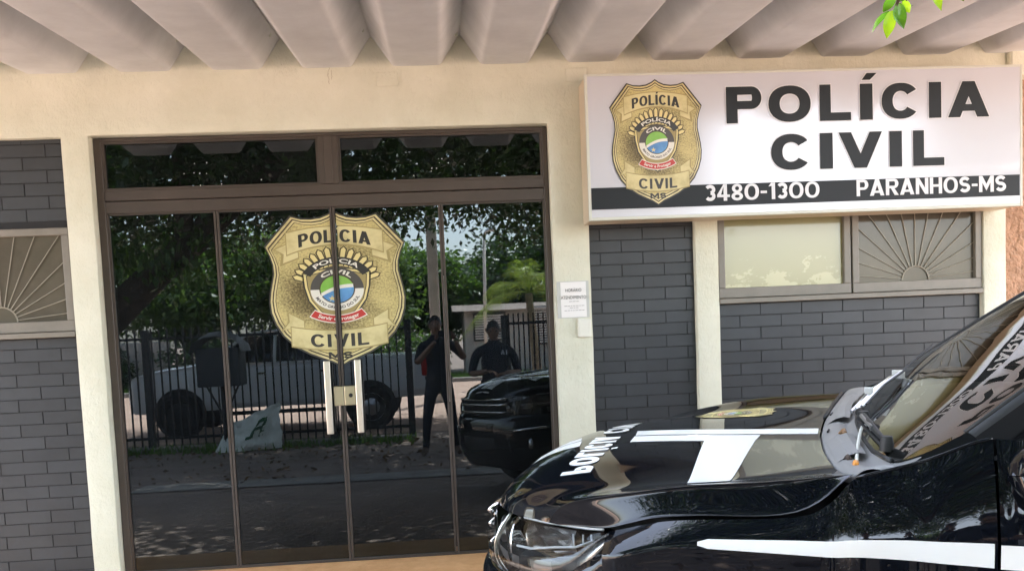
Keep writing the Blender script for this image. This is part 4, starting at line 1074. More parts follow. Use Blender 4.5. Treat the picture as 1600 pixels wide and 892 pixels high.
# headlights
LT = [(.088,.435,.880),(.168,.545,.888),(.287,.658,.899),(.484,.777,.917),(.592,.846,.938)]
LB = [(.052,.425,.735),(.108,.560,.715),(.225,.690,.716),(.420,.838,.790),(.600,.862,.930)]
for s in (1, -1):
    rw = []
    for t in range(5):
        k = t/4; bo = .030*math.sin(PI*k)
        rw.append([V3(a[0]*(1-k)+c[0]*k-bo*.75, s*(a[1]*(1-k)+c[1]*k+bo*.55), a[2]*(1-k)+c[2]*k) for a, c in zip(LT, LB)])
    gg = loft(rw, 5, 4)
    hb = MB(); inner = [[(p[0]+.085*(1-j/len(r_))+.015, p[1]+s*.055*(1-.6*j/len(r_)), p[2]-.004) for j, p in enumerate(r_)] for r_ in gg]
    hb.grid(inner)
    hl = hb.build('headlight', MT['lamphouse'], car, smooth=True, local=True)
    b = MB(); b.grid(gg); b.build('lens', MT['lens'], hl, smooth=True, local=True)
    def ip(k, u, dep):
        i = int(u*(len(gg[0])-1)); j = int(k*(len(gg)-1)); p = gg[j][i]
        return (p[0]+dep*.9, p[1]+s*dep*.5, p[2])
    b = MB()
    for u0 in (.34,):
        c_ = ip(.55, u0, .085)
        b.lathe([(.001,.060),(.024,.052),(.046,.034),(.062,.008),(.070,-.020),(.078,-.024),(.080,-.010)], 'x', c_, 28)
    b.build('reflector', MT['chrome'], hl, smooth=True, local=True)
    b = MB(); c_ = ip(.50, .08, .055); b.lathe([(.001,.0),(.024,.006),(.032,.016),(.042,.02),(.046,0)], 'x', c_, 18); b.build('bulb_cup', MT['rim'], hl, smooth=True, local=True)
    b = MB(); b.grid([[ip(.10, u, .012), ip(.30, u+.03, .030), ip(.52, u+.05, .040)] for u in (.46,.54,.62,.70)]); b.build('lamp_box', MT['chrome'], hl, local=True)
    b = MB(); b.tube([ip(.06, u, .010) for u in (.44,.55,.66,.77,.88)], .0045, 6); b.tube([ip(.62-.3*u, u, .022) for u in (.48,.58,.68,.78,.88)], .004, 6)
    for u in (.70,.75,.80): b.tube([ip(.16, u, .012), ip(.40, u+.05, .020)], .003, 5)
    b.build('light_guide', MT['whitevinyl'], hl, smooth=True, local=True)
    b = MB(); b.grid([[ip(.66, u, .03), ip(.90, u, .04)] for u in (.2,.35,.5,.65)]); b.build('lower_reflector', MT['rim'], hl, smooth=True, local=True)
    b = MB(); b.tube([ip(t/8, .24, .02) for t in range(9)], .006, 6); b.tube([ip(t/8, .16, .03) for t in range(2, 9)], .009, 6); b.build('divider', MT['steel'], hl, smooth=True, local=True)
# grille and bumper
FV = [0,.20,.40,.54,.68,.80,.885]
fx = lambda v: .012 + .11*v**2 + .75*max(0, v-.40)**1.55
bp_ = MB(); rw = []
for h, dx in ((.735,.045),(.722,.008),(.66,-.016),(.56,-.022),(.46,-.01),(.36,.02),(.27,.09)):
    rw.append([V3(fx(abs(v))+dx, v, h + .0*abs(v)) for v in [-q_ for q_ in FV[:0:-1]] + FV])
bp_.grid(loft(rw, 4, 3)); bumper = bp_.build('bumper', MT['paint'], car, smooth=True, local=True)
b = MB(); b.grid(loft([[V3(fx(abs(v))+dx, v, h) for v in (-.5,-.25,0,.25,.5)] for h, dx in ((.54,-.026),(.46,-.016),(.40,.006))], 3, 3)); b.build('lower_intake', MT['black'], bumper, smooth=True, local=True)
for s in (1, -1):
    b = MB(); b.lathe([(.001,-.004),(.035,-.004),(.045,.01)], 'x', V3(fx(.66)-.02, s*.66, .50), 16); b.build('fog_lamp', MT['rim'], bumper, smooth=True, local=True)
    b = MB(); b.tube([V3(fx(v)-.018, s*v, .60+.12*(v-.5)) for v in (.54,.62,.70,.78)], .012, 6); b.build('bumper_trim', MT['chrome'], bumper, smooth=True, local=True)
gr = MB(); gr.grid([[V3(fx(abs(v))+.045, v, h) for v in (-.43,-.3,-.15,0,.15,.3,.43)] for h in (.735,.80,.868)]); grl = gr.build('front_grille', MT['black'], car, smooth=True, local=True)
for h in (.752, .815, .862):
    b = MB(); b.tube([V3(fx(abs(v))+.022, v, h) for v in (-.43,-.3,-.15,0,.15,.3,.43)], .011 if h > .8 else .008, 8); b.build('chrome_bar', MT['chrome'], grl, smooth=True, local=True)
b = MB()
for k in range(24):
    v = -.41+.82*k/23; b.tube([V3(fx(abs(v))+.034, v, .745), V3(fx(abs(v))+.034, v, .865)], .004, 4)
b.build('mesh_bars', MT['rubber'], grl, local=True)
# inner shell keeps daylight from showing through the joints
b = MB(); b.box(.25, 4.6, -.70, .70, .30, .80); b.box(.55, 1.3, -.76, .76, .70, .955); b.box(1.3, 1.52, -.80, .80, .8, 1.06)
b.build('inner_shell', MT['black'], car, local=True)
# cabin
b = MB(); b.grid(loft([[V3(1.30,v,1.10) for v in (-.66,-.3,0,.3,.66)], [V3(1.55,v,1.15) for v in (-.78,-.3,0,.3,.78)], [V3(1.92,v,1.14) for v in (-.78,-.3,0,.3,.78)], [V3(2.0,v,.95) for v in (-.78,-.3,0,.3,.78)]], 3, 3)); b.build('dashboard', MT['dark'], car, smooth=True, local=True)
b = MB(); b.tube([(2.14+.035*math.sin(t*PI/12), -.38+.18*math.cos(t*PI/12), 1.08+.17*math.sin(t*PI/12)) for t in range(25)], .015, 8, cap=False); b.tube([(2.14,-.56,1.08),(2.12,-.38,1.07),(2.14,-.20,1.08)], .02, 6); b.tube([(2.12,-.38,1.07),(1.9,-.38,1.0)], .03, 6); b.build('steering_wheel', MT['rubber'], car, smooth=True, local=True)
for y in (-.38, .38):
    b = MB(); b.grid(loft([[(2.35,y-.24,.80),(2.35,y,.84),(2.35,y+.24,.80)], [(2.75,y-.25,.80),(2.75,y,.82),(2.75,y+.25,.80)], [(2.86,y-.24,1.1),(2.84,y,1.1),(2.86,y+.24,1.1)], [(2.95,y-.20,1.36),(2.93,y,1.36),(2.95,y+.20,1.36)]], 4, 4)); st = b.build('seat', MT['seat'], car, smooth=True, local=True)
    b = MB(); b.grid(loft([[(2.93,y-.13,1.36),(2.90,y,1.36),(2.93,y+.13,1.36)], [(2.95,y-.14,1.47),(2.92,y,1.48),(2.95,y+.14,1.47)], [(2.99,y-.10,1.55),(2.97,y,1.56),(2.99,y+.10,1.55)]], 4, 3)); b.build('headrest', MT['seat'], st, smooth=True, local=True)
b = MB(); b.box(1.9, 4.5, -.72, .72, .55, .60); b.build('cabin_floor', MT['dark'], car, local=True)
b = MB(); b.box(2.06, 2.075, -.11, .11, 1.50, 1.56); b.tube([(2.07,0,1.54),(2.10,0,1.62)], .008, 6); b.build('rear_view_mirror', MT['rubber'], car, local=True, bevel=.006)
def wheel(root, x, y, z, r, w, side, name='wheel', m_rim='rim'):
    b = MB(); b.lathe([(r*.64,-w*.42),(r*.70,-w/2),(r*.93,-w/2),(r,-w*.36),(r,w*.36),(r*.93,w/2),(r*.70,w/2),(r*.64,w*.42)], 'y', (x, y, z), 36)
    wh = b.build(name, MT['tyre'], root, smooth=True, local=True)
    b = MB(); o_ = side*w*.40
    b.lathe([(r*.66,o_),(r*.62,o_-side*.012),(r*.60,o_-side*.05),(r*.60,-o_)], 'y', (x, y, z), 32)
    b.lathe([(.001,o_-side*.01),(r*.14,o_-side*.01),(r*.16,o_-side*.04)], 'y', (x, y, z), 20)
    for k in range(6):
        a = 2*PI*k/6; u = Vector((math.cos(a), 0, math.sin(a))); n_ = Vector((-u.z, 0, u.x)); c_ = Vector((x, y+o_-side*.022, z))
        b.add([c_+u*r*.12+n_*r*.075, c_+u*r*.62+n_*r*.10, c_+u*r*.62-n_*r*.10, c_+u*r*.12-n_*r*.075], [(0,1,2,3)])
    b.build('rim', MT[m_rim], wh, smooth=False, local=True)
    b = MB(); b.lathe([(.001,0),(r*.58,0)], 'y', (x, y+o_-side*.075, z), 24, MT['black']); b.build('brake_disc', MT['black'], wh, local=True)
for x in (AX, 3.80):
    for s in (1, -1): wheel(car, x, -s*.80, .365, .372, .245, -s)

# ------------------------------------------------------------------ street side, seen in the dark glass
FY = -7.75
def fence(name, label, x0, x1, posts, step=.115):
    t = thing(name, label, 'fence', ((x0+x1)/2, FY, 0), 'iron bar fences along the pavement')
    for z in (.20, 1.67):
        b = MB(); b.box(x0, x1, FY-.018, FY+.018, z-.02, z+.02); b.build('rail', MT['fence'], t)
    for p in posts:
        b = MB(); b.box(p-.05, p+.05, FY-.05, FY+.05, 0, 1.80); b.build('post', MT['fence'], t, bevel=.005)
    b = MB(); b.box(x0, x1, FY-.08, FY+.08, -.05, .07); b.build('footing', MT['concrete'], t, bevel=.01)
    proto = None; n = int((x1-x0)/step)
    for k in range(n):
        x = x0 + step*(k+.5)
        if any(abs(x-p) < .06 for p in posts): continue
        if proto is None:
            b = MB(); b.box(x-.011, x+.011, FY+.019, FY+.041, .085, 1.82); proto = b.build('bar', MT['fence'], t); bx0 = x
        else:
            c = proto.copy(); COL.objects.link(c); c.parent = t; c.location = (x-bx0, 0, 0)
    return t
fence('bar_fence', 'longer dark iron bar fence in front of the white pickup', -8.6, -.50, (-8.55,-4.38,-1.72,-.55))
fence('bar_fence', 'shorter dark iron bar fence in front of the small palm', .86, 5.6, (.91, 3.3, 5.5), .075)

# white pickup parked behind the fence, nose to the left
pk = thing('white_pickup', 'white double cab pickup parked on the street behind the bar fence', 'pickup truck', (-5.33, -10.33, 0.03))
PX, PY, PZ = -5.33, -10.33, 0.03
def PL(x, y, z): return (PX+x, PY+y, PZ+z)
prof_b = [(0.0,.70,.48,.80),(.06,.80,.42,.95),(.18,.87,.40,1.04),(.55,.90,.40,1.12),(1.0,.91,.42,1.17),(1.38,.92,.42,1.21),(2.0,.925,.44,1.17),(2.6,.925,.44,1.17),(3.2,.925,.44,1.18),(3.52,.925,.44,1.19)]
bd = MB()
def hull(stations, zc_=.0):
    R_ = []
    for x, w, zb, zt in stations:
        R_.append([PL(x, -w*.93, zb), PL(x, -w, zb+.12), PL(x, -w, (zb+zt)/2+.12), PL(x, -w*.975, zt-.06), PL(x, -w*.90, zt), PL(x, 0, zt+.025), PL(x, w*.90, zt), PL(x, w*.975, zt-.06), PL(x, w, (zb+zt)/2+.12), PL(x, w, zb+.12), PL(x, w*.93, zb)])
    return R_
h_ = hull(prof_b); bd.grid(loft([list(r) for r in h_], 2, 3)); bd.add(h_[0], [tuple(range(11))])
body_p = bd.build('body', MT['whitecar'], pk, smooth=True); shade_auto(body_p, 32)
b = MB(); h_ = hull([(3.55,.925,.46,1.20),(4.2,.925,.48,1.205),(4.9,.925,.50,1.21),(5.03,.91,.52,1.21)]); b.grid([list(r) for r in h_]); b.add(h_[-1], [tuple(range(11))]); b.add(h_[0], [tuple(range(11))]); bed = b.build('load_bed', MT['whitecar'], pk, bevel=.012)
cabst = [(1.32,.86,1.16),(1.98,.70,1.63),(2.3,.68,1.70),(2.9,.68,1.705),(3.28,.70,1.66),(3.53,.84,1.17)]
b = MB()
gl_ = [(1.32,.86,1.16),(1.98,.70,1.63),(3.28,.70,1.66),(3.53,.84,1.17)]
rf_ = loft([[PL(x, v*w, z+.02*(1-v*v)) for v in (-1,-.6,0,.6,1)] for x, w, z in cabst[1:5]], 3, 4); b.grid(rf_); b.build('roof', MT['whitecar'], pk, smooth=True)
b = MB(); b.grid([[PL(1.32,v*.84,1.165) for v in (-1,0,1)], [PL(1.98,v*.69,1.63) for v in (-1,0,1)]]); b.build('windscreen', MT['sideglass'], pk)
b = MB(); b.grid([[PL(3.53,v*.82,1.18) for v in (-1,0,1)], [PL(3.28,v*.69,1.65) for v in (-1,0,1)]]); b.build('rear_window', MT['sideglass'], pk)
b = MB(); b.box(PX+1.5, PX+3.4, PY-.6, PY+.6, 1.1, 1.2); b.build('interior', MT['dark'], pk)
for s in (1, -1):
    for (q0, q1, r0, r1) in ((1.42, 2.42, 2.02, 2.44), (2.50, 3.44, 2.52, 3.24)):
        b = MB(); b.grid([[PL(q0,s*.865,1.19), PL(q1,s*.865,1.19)], [PL(r0,s*.715,1.615), PL(r1,s*.715,1.635)]]); b.build('side_window', MT['sideglass'], pk)
    for (q_, r_) in (((1.30,.865,1.16),(1.98,.715,1.645)), ((2.46,.868,1.17),(2.48,.715,1.66)), ((3.52,.86,1.18),(3.28,.715,1.655))):
        b = MB(); b.tube([PL(q_[0], s*q_[1], q_[2]), PL(r_[0], s*r_[1], r_[2])], .028, 6); b.build('pillar', MT['whitecar'], pk, smooth=True)
    b = MB(); b.tube([PL(x_, s*.72, z_) for x_, z_ in ((1.98,1.655),(2.3,1.705),(2.9,1.71),(3.28,1.665))], .022, 6); b.build('roof_rail', MT['whitecar'], pk, smooth=True)
    for x_, nm in ((1.45,'front_door'),(2.5,'rear_door')):
        b = MB(); b.box(PX+x_, PX+x_+.9, PY+s*.926-.004, PY+s*.926+.004, .56, 1.10); dr = b.build(nm, MT['whitecar'], pk, bevel=.003)
        b = MB(); b.box(PX+x_+.72, PX+x_+.87, PY+s*.945-.012, PY+s*.945+.012, 1.02, 1.05); b.build('handle', MT['chrome'], dr, bevel=.006)
    b = MB(); b.box(PX+4.90, PX+5.045, PY+s*.86-.07, PY+s*.86+.07, .86, 1.19); b.build('tail_lamp', MT['redlamp'], bed, bevel=.02)
    b = MB(); b.grid([[PL(.03,s*.70,.84), PL(.30,s*.885,.92)], [PL(.05,s*.72,.97), PL(.34,s*.88,1.03)]]); b.build('headlamp', MT['chrome'], pk)
    b = MB(); b.lathe([(.001,.08),(.07,.08),(.09,0),(.07,-.06)], 'x', PL(1.62, s*1.02, 1.20), 12); b.build('mirror', MT['black'], pk, smooth=True)
    b = MB(); b.box(PX+1.5, PX+3.4, PY+s*.95-.05, PY+s*.95+.05, .36, .42); b.build('side_step', MT['black'], pk, bevel=.01)
    for x_ in (.89, 4.04):
        b = MB(); b.lathe([(.001,.012),(.40,.012),(.425,.0)], 'y', PL(x_, s*.925, .385), 28); b.build('wheel_arch', MT['black'], pk)
        bq = MB()
        wheel_o = Vector(PL(x_, s*.86, .355))
        b = MB(); b.lathe([(.24,-.10),(.32,-.12),(.355,-.09),(.355,.09),(.32,.12),(.24,.10)], 'y', tuple(wheel_o), 28); wh = b.build('wheel', MT['tyre'], pk, smooth=True)
        b = MB(); b.lathe([(.001,s*.10),(.05,s*.10),(.22,s*.06),(.245,s*.10)], 'y', tuple(wheel_o), 12); b.build('rim', MT['black'] if x_ < 2 else MT['rim'], wh)
b = MB(); b.box(PX+5.03, PX+5.16, PY-.86, PY+.86, .50, .66); b.build('rear_bumper', MT['chrome'], pk, bevel=.02)

# raised litter bin beside the fence
t = thing('litter_bin', 'dark raised litter bin with a grey hooded cover standing by the fence', 'litter bin', (-3.2, -7.3, 0))
b = MB(); b.box(-3.50, -2.90, -7.52, -7.08, .955, 1.50); b.build('container', MT['bin'], t, bevel=.015)
b = MB(); R_ = []
for i in range(9):
    a = PI*i/8; R_.append([(-3.2-.36*math.cos(a)+.0, -7.62+.08*j, 1.44+.30*math.sin(a)**.8*(1-.25*abs(j-4)/4) + .02*noise.noise(Vector((i,j,3)))) for j in range(9)])
b.grid(R_); b.build('hood_cover', MT['tarp'], t, smooth=True)
b = MB(); b.tube([(-3.2,-7.3,0),(-3.2,-7.3,.96)], .035, 8); b.tube([(-3.2,-7.3,.5),(-3.42,-7.3,.95)], .015, 6); b.tube([(-3.2,-7.3,.5),(-2.98,-7.3,.95)], .015, 6); b.build('stand', MT['fence'], t)

# crumpled sack leaning on the fence
t = thing('woven_sack', 'crumpled white woven sack with a green mark lying against the fence', 'sack', (-2.9, -7.3, 0))
b = MB()
corner = [(-3.36,.0),(-2.42,.03),(-2.44,.70),(-3.20,.36)]
def sk(u, v, front):
    A = Vector(corner[0]).lerp(Vector(corner[1]), u); C_ = Vector(corner[3]).lerp(Vector(corner[2]), u); p = A.lerp(C_, v)
    bul = .13*math.sin(PI*u)*math.sin(PI*min(1, v*.8+.2)) + .09*noise.noise(Vector((u*4, v*4, 5))) + .05*abs(noise.noise(Vector((u*9+v*5, v*8, 2))))
    return (p.x + .05*noise.noise(Vector((u*3, v*5, 8))), -7.42 + .16*(1-v) + (bul if front else -.4*bul) - .02, max(.005, p.y + .07*v*noise.noise(Vector((u*5, v*3, 4)))))
b.grid([[sk(u/16, v/12, True) for u in range(17)] for v in range(13)]); b.grid([[sk(u/16, v/12, False) for u in range(17)] for v in range(13)], flip=True)
b.build('cloth', MT['sack'], t, smooth=True)
marks = [[(.52,.35),(.58,.35),(.66,.72),(.60,.72)], [(.60,.66),(.60,.74),(.74,.76),(.74,.68)], [(.44,.30),(.44,.38),(.58,.40),(.58,.32)], [(.66,.34),(.72,.36),(.80,.74),(.74,.74)], [(.56,.50),(.56,.57),(.76,.58),(.76,.51)]]
b = MB()
for m_ in marks:
    A, B_, C_, D_ = [Vector(q_) for q_ in m_]
    b.grid([[tuple(Vector(sk(*((A.lerp(B_, s/3)).lerp(D_.lerp(C_, s/3), k/4)), True)) + Vector((0,.006,.002))) for s in range(4)] for k in range(5)])
b.build('green_mark', MT['sackgreen'], t)

# poles
t = thing('utility_pole', 'pale concrete utility pole across the street rising into the leaves', 'pole', (-.19, -14.5, 0))
b = MB(); b.box(-.31, -.07, -14.62, -14.38, 0, 8.0); b.build('shaft', MT['pole'], t, bevel=.02)
b = MB(); b.box(-1.1, .72, -14.70, -14.62, 7.3, 7.42); b.build('crossarm', MT['bark'], t)
t = thing('lamp_post', 'thin pale metal post standing at the far verge', 'post', (1.15, -19, 0))
b = MB(); b.tube([(1.12,-19,0),(1.16,-19,2.2),(1.22,-19,4.2)], [.055,.05,.04], 10); b.build('shaft', MT['pole'], t, smooth=True)
b = MB(); b.tube([(1.22,-19,4.2),(1.30,-18.9,4.32),(1.5,-18.7,4.36)], [.04,.05,.07], 8); b.build('lamp_head', MT['rim'], t, smooth=True)

# house over the road
hs = thing('grey_house', 'low grey rendered house with white louvred windows behind the palm', 'house', (5, -27, 0))
b = MB(); b.box(.7, 10, -29, -24.6, 0, 2.30); b.build('wall', MT['housewall'], hs)
b = MB(); b.add([(.3,-24.2,2.27),(10.4,-24.2,2.27),(10.4,-26.8,2.55),(.3,-26.8,2.55),(.3,-29.4,2.27),(10.4,-29.4,2.27)], [(0,1,2,3),(3,2,5,4),(0,3,4),(1,5,2)]); b.build('roof', MT['housetile'], hs)
for x0, x1, z0, z1 in ((1.05,2.05,1.30,2.15), (3.1,4.3,1.1,2.3), (5.5,6.5,1.1,2.3)):
    b = MB(); b.box(x0-.06, x1+.06, -24.6, -24.54, z0-.06, z1+.06, MT['dark']); w = b.build('window', MT['dark'], hs)
    b = MB(); z = z0
    while z < z1: b.add([(x0,-24.53,z),(x1,-24.53,z),(x1,-24.49,z+.055),(x0,-24.49,z+.055)], [(0,1,2,3)]); z += .085
    b.build('louvres', MT['signwhite'], w)
b = MB(); b.box(-14.5, -9.2, -24.9, -24.75, 0, 1.7); o = tag(b.build('boundary_wall', MT['housewall'], bevel=.02), 'low grey boundary wall across the street at the left', 'wall')

# ------------------------------------------------------------------ vegetation
def leaf_mesh(name, pts, size, m, parent, droop=.4, aspect=.42, jit=1.0):
    n = len(pts); pts = np.asarray(pts)
    sz = size*(.65 + .7*rng.random(n))
    az = rng.random(n)*2*PI; tilt = -droop + (rng.random(n)-.5)*1.5
    d = np.stack([np.cos(az)*np.cos(tilt), np.sin(az)*np.cos(tilt), np.sin(tilt)], 1)
    r = rng.normal(size=(n,3)); r[:,2] *= .45; s = np.cross(d, r+np.array([0,0,1.0])*.6); s /= np.linalg.norm(s, axis=1)[:,None]+1e-9
    L = sz[:,None]; W = L*aspect
    nrm = np.cross(s, d)
    v = np.stack([pts, pts + d*L*.45 + s*W*.5 - nrm*L*.05, pts + d*L, pts + d*L*.45 - s*W*.5 - nrm*L*.05], 1).reshape(-1, 3)
    o0 = np.array(origin(parent)) if parent else np.zeros(3); v = v - o0
    me = bpy.data.meshes.new(name); me.vertices.add(4*n); me.vertices.foreach_set('co', v.ravel().astype(np.float32))
    me.loops.add(4*n); me.loops.foreach_set('vertex_index', np.arange(4*n, dtype=np.int32))
    me.polygons.add(n); me.polygons.foreach_set('loop_start', np.arange(0, 4*n, 4, dtype=np.int32))
    me.materials.append(m); me.update(calc_edges=True); me.validate()
    o = bpy.data.objects.new(name, me); COL.objects.link(o)
    if parent: o.parent = parent
    return o

def blob_pts(blobs, n, clump=.28, per=26):
    """leaf positions in clumps near the skin of the ellipsoids, so that gaps stay between"""
    out = []; w = np.array([b_[3]*b_[4]+b_[3]*b_[5]+b_[4]*b_[5] for b_ in blobs]); w = w/w.sum()
    for b_, k in zip(blobs, w):
        nc = max(3, int(n*k/per))
        d = rng.normal(size=(nc,3)); d /= np.linalg.norm(d, axis=1)[:,None]
        rad = (.55 + .5*rng.random(nc))[:,None]
        c = np.array(b_[:3]) + d*rad*np.array(b_[3:6])
        for q_ in c:
            m_ = int(per*(.5+rng.random())); sz = clump*(.6+.8*rng.random())
            p = rng.normal(size=(m_,3))*np.array([sz, sz, sz*.55]); out.append(q_ + p)
    return np.concatenate(out)

def tree(name, label, limbs, blobs, n, size, m, group=None, clump=.28, per=26, extra=None, bark='bark', droop=.4, cat='tree'):
    base = limbs[0][0][0]
    t = thing(name, label, cat, (base[0], base[1], 0), group)
    b = MB()
    for pts, r0, r1 in limbs:
        P = cr(pts, 4); k = len(P)
        P = [p + Vector((noise.noise(p*1.3), noise.noise(p*1.3+Vector((9,0,0))), 0))*.06 for p in P]
        b.tube(P, [r0+(r1-r0)*i/(k-1) for i in range(k)], 10, cap=False)
    b.build('trunk', MT[bark], t, smooth=True)
    p = blob_pts(blobs, n, clump, per)
    if extra is not None: p = p[extra(p)]
    leaf_mesh('crown', p, size, MT[m], t, droop)
    return t

# the big shade tree over the yard
def gap(p):
    keep = np.ones(len(p), bool)
    # the mirrored sight lines towards the two sky gaps and the free strip under the canopy stay open
    low = 3.22 + .09*np.clip(p[:,1]+10, 0, 9) + .25*np.sin(p[:,0]*1.7)*np.cos(p[:,1]*1.3)
    keep &= p[:,2] > low
    # opening carved so the bright sky at far right glares on the sign
    a0 = np.array([2.2,-.25,2.6]); dd = np.array([2.2,-5.15,1.02]); dd = dd/np.linalg.norm(dd); w_ = p-a0; tt = w_@dd
    keep &= np.linalg.norm(w_ - tt[:,None]*dd, axis=1) > .55 + .11*tt
    return keep
BIG = [(-6.5,-9.0,4.9,2.6,2.2,1.7), (-4.2,-7.5,5.0,2.4,2.2,1.5), (-1.8,-8.8,4.8,2.2,2.0,1.6), (.6,-7.0,5.1,2.2,2.0,1.4), (2.6,-8.6,4.8,2.2,1.9,1.6),
       (-3.2,-5.2,6.0,2.0,1.6,1.0), (8.8,-8.4,4.7,1.9,2.0,1.6), (-5.6,-5.6,6.3,2.0,1.6,1.1), (.2,-5.0,5.4,2.2,1.6,1.1), (3.0,-5.6,5.3,2.0,1.8,1.2), (2.2,-3.8,5.1,1.6,1.3,.9), (-1.5,-6.8,6.4,3.0,2.4,1.4), (5.2,-7.2,5.3,2.0,2.0,1.5),  # some lobes added to darken car reflections and limit the sign glare
       (-5.0,-11.0,4.7,2.6,1.8,1.7), (-1.2,-11.3,5.0,2.2,1.6,1.5), (2.0,-11.3,4.8,2.2,1.7,1.6), (4.8,-10.6,5.0,2.0,1.8,1.6),
       (.2,-3.1,5.5,1.4,1.1,.8), (-.2,-4.6,5.7,1.9,1.5,1.0), (1.8,-4.9,5.5,2.0,1.5,1.0), (1.6,-3.2,5.5,1.8,1.1,.8), (4.2,-3.6,5.5,1.9,1.2,.9), (6.8,-5.4,5.2,2.0,2.0,1.5)]  # lobes added out of view to block sun and sky light
tree('shade_tree', 'huge dark shade tree leaning over the yard from the left end of the fence',
     [([(-6.5,-8.5,-.1),(-6.0,-8.6,1.1),(-5.0,-8.7,2.2),(-3.7,-8.4,3.2),(-2.2,-7.8,4.3),(-.4,-7.0,5.1),(2.0,-6.4,5.6)], .34, .08),
      ([(-5.9,-8.6,1.3),(-6.6,-8.8,3.0),(-6.9,-8.4,4.6),(-6.4,-7.0,6.0)], .24, .06), ([(-3.9,-8.5,3.1),(-3.6,-7.2,4.6),(-3.2,-5.4,5.6)], .16, .05),
      ([(-1.6,-7.5,4.6),(-.4,-5.6,5.4),(1.8,-4.2,5.5)], .10, .03), ([(-.6,-7.1,5.0),(1.4,-8.0,5.2),(3.0,-8.6,5.5)], .10, .03)],
     BIG, 200000, .15, 'leafdark', clump=.42, per=32, extra=gap)
BG = [(-13.5,-27,4.4,3.4,2.4,'leafdark','broad dark tree at the left end of the far row',2.9), (-9.2,-26.5,3.6,2.5,2.0,'leaf','second tree from the left in the far row, mid green and rounded',2.5), (-6.0,-27.5,4.2,2.6,2.2,'leaf2','tallest pale green feathery tree of the far row behind the pickup cab',2.6),
      (-3.0,-26.6,3.3,2.1,1.9,'leaf2','small pale tree behind the pickup load bed',1.9), (-.4,-29.5,3.2,1.9,1.8,'leaf','green tree behind the utility pole',1.8), (2.0,-31.5,3.8,2.3,1.9,'leafdark','dark tree rising behind the left end of the grey house',2.2), (6.0,-32,4.2,2.8,2.1,'leafdark','broad dark tree rising behind the middle of the grey house',2.8), (-17.5,-29,5.0,3.5,2.5,'leaf','tall tree at the far left beyond the boundary wall',3)]
for x, y, zc_, r_, rz, m_, lab, _ in BG:
    bl = [(x+rng.normal()*r_*.35, y+rng.normal()*r_*.3, zc_+rng.normal()*rz*.3, r_*(.5+.25*rng.random()), r_*(.45+.25*rng.random()), rz*(.45+.2*rng.random())) for _k in range(6)] + [(x, y, zc_-.4*rz, r_*.9, r_*.7, rz*.7)]
    tree('street_tree', lab, [([(x,y,-.1),(x+.1,y,zc_*.4),(x-.1,y+.1,zc_)], .17, .06), ([(x+.05,y,zc_*.35),(x+r_*.4,y+.3,zc_*.9)], .08, .03), ([(x+.05,y,zc_*.4),(x-r_*.4,y-.2,zc_)], .08, .03)], bl, 15000 if r_ > 2 else 11000, .26, m_, 'trees across the street', clump=.34, per=24)
for x, lab in ((-11.5,'broad bush beside the boundary wall'), (-7.6,'bush behind the pickup bonnet'), (-4.6,'bush behind the pickup cab'), (-1.6,'bush at the left of the utility pole')):
    bl = [(x+rng.normal()*.7, -24.3+rng.normal()*.3, .7+.3*rng.random(), .9, .7, .75) for _k in range(5)]
    tree('roadside_bush', lab, [([(x,-24.3,-.05),(x+.1,-24.3,.4),(x,-24.2,.9)], .06, .03)], bl, 3200, .17, 'leafdark' if x < -5 else 'leaf', 'bushes on the far verge', clump=.22, per=20, cat='bush')
sp = blob_pts([(-4.9,-8.2,2.75,1.0,.35,.45), (-4.0,-8.0,3.0,.9,.4,.4), (-5.6,-9.3,2.7,1.0,.5,.8), (-3.5,-9.2,2.9,.9,.5,.6)], 1500, .2, 22)
leaf_mesh('hanging_foliage', sp, .16, MT['leaf'], bpy.data.objects['shade_tree'], .8)
# small palm behind the shorter fence
pm = thing('small_palm', 'small yellow green palm with arching fronds behind the shorter fence', 'palm', (1.85, -12.5, 0))
b = MB(); b.tube(cr([(1.85,-12.5,-.05),(1.87,-12.5,.8),(1.80,-12.5,1.7),(1.76,-12.5,2.3)], 5), [.11-.0025*i for i in range(16)], 12); b.build('trunk', MT['palmtrunk'], pm, smooth=True)
for k in range(13):
    az = 2*PI*k/13*1.0 + rng.normal()*.15; el = .15 + 1.15*rng.random(); Lf = 1.25+.5*rng.random()
    d0 = Vector((math.cos(az)*math.cos(el), math.sin(az)*math.cos(el), math.sin(el))); rib = []
    for t_ in range(13):
        u = t_/12; p = Vector((1.76,-12.5,2.32)) + d0*Lf*u + Vector((0,0,-1))*((.75+.6*math.cos(el))*u*u*Lf*.60); rib.append(p)
    b = MB(); b.tube(rib, [.014*(1-.8*i/12) for i in range(13)], 5)
    for t_ in range(2, 13):
        for q_ in range(3):
            u = (t_-1+q_/3)/12; i = min(11, int(u*12)); p = rib[i].lerp(rib[i+1], u*12-i); dr = (rib[i+1]-rib[i]).normalized(); sd = dr.cross(Vector((0,0,1))).normalized()
            ll = .46*math.sin(PI*min(1, .18+.80*u))+.06
            for s in (1, -1):
                tip = p + (sd*s*.72 + dr*.55 + Vector((0,0,-.28-.25*rng.random())))*ll; mid_ = p + (sd*s*.72 + dr*.45 + Vector((0,0,.06)))*ll*.5
                w_ = dr*.0055
                b.add([p-w_, p+w_, mid_+w_*1.2, tip, mid_-w_*1.2], [(0,1,2,4),(4,2,3)])
    b.build('frond', MT['palmleaf'], pm)
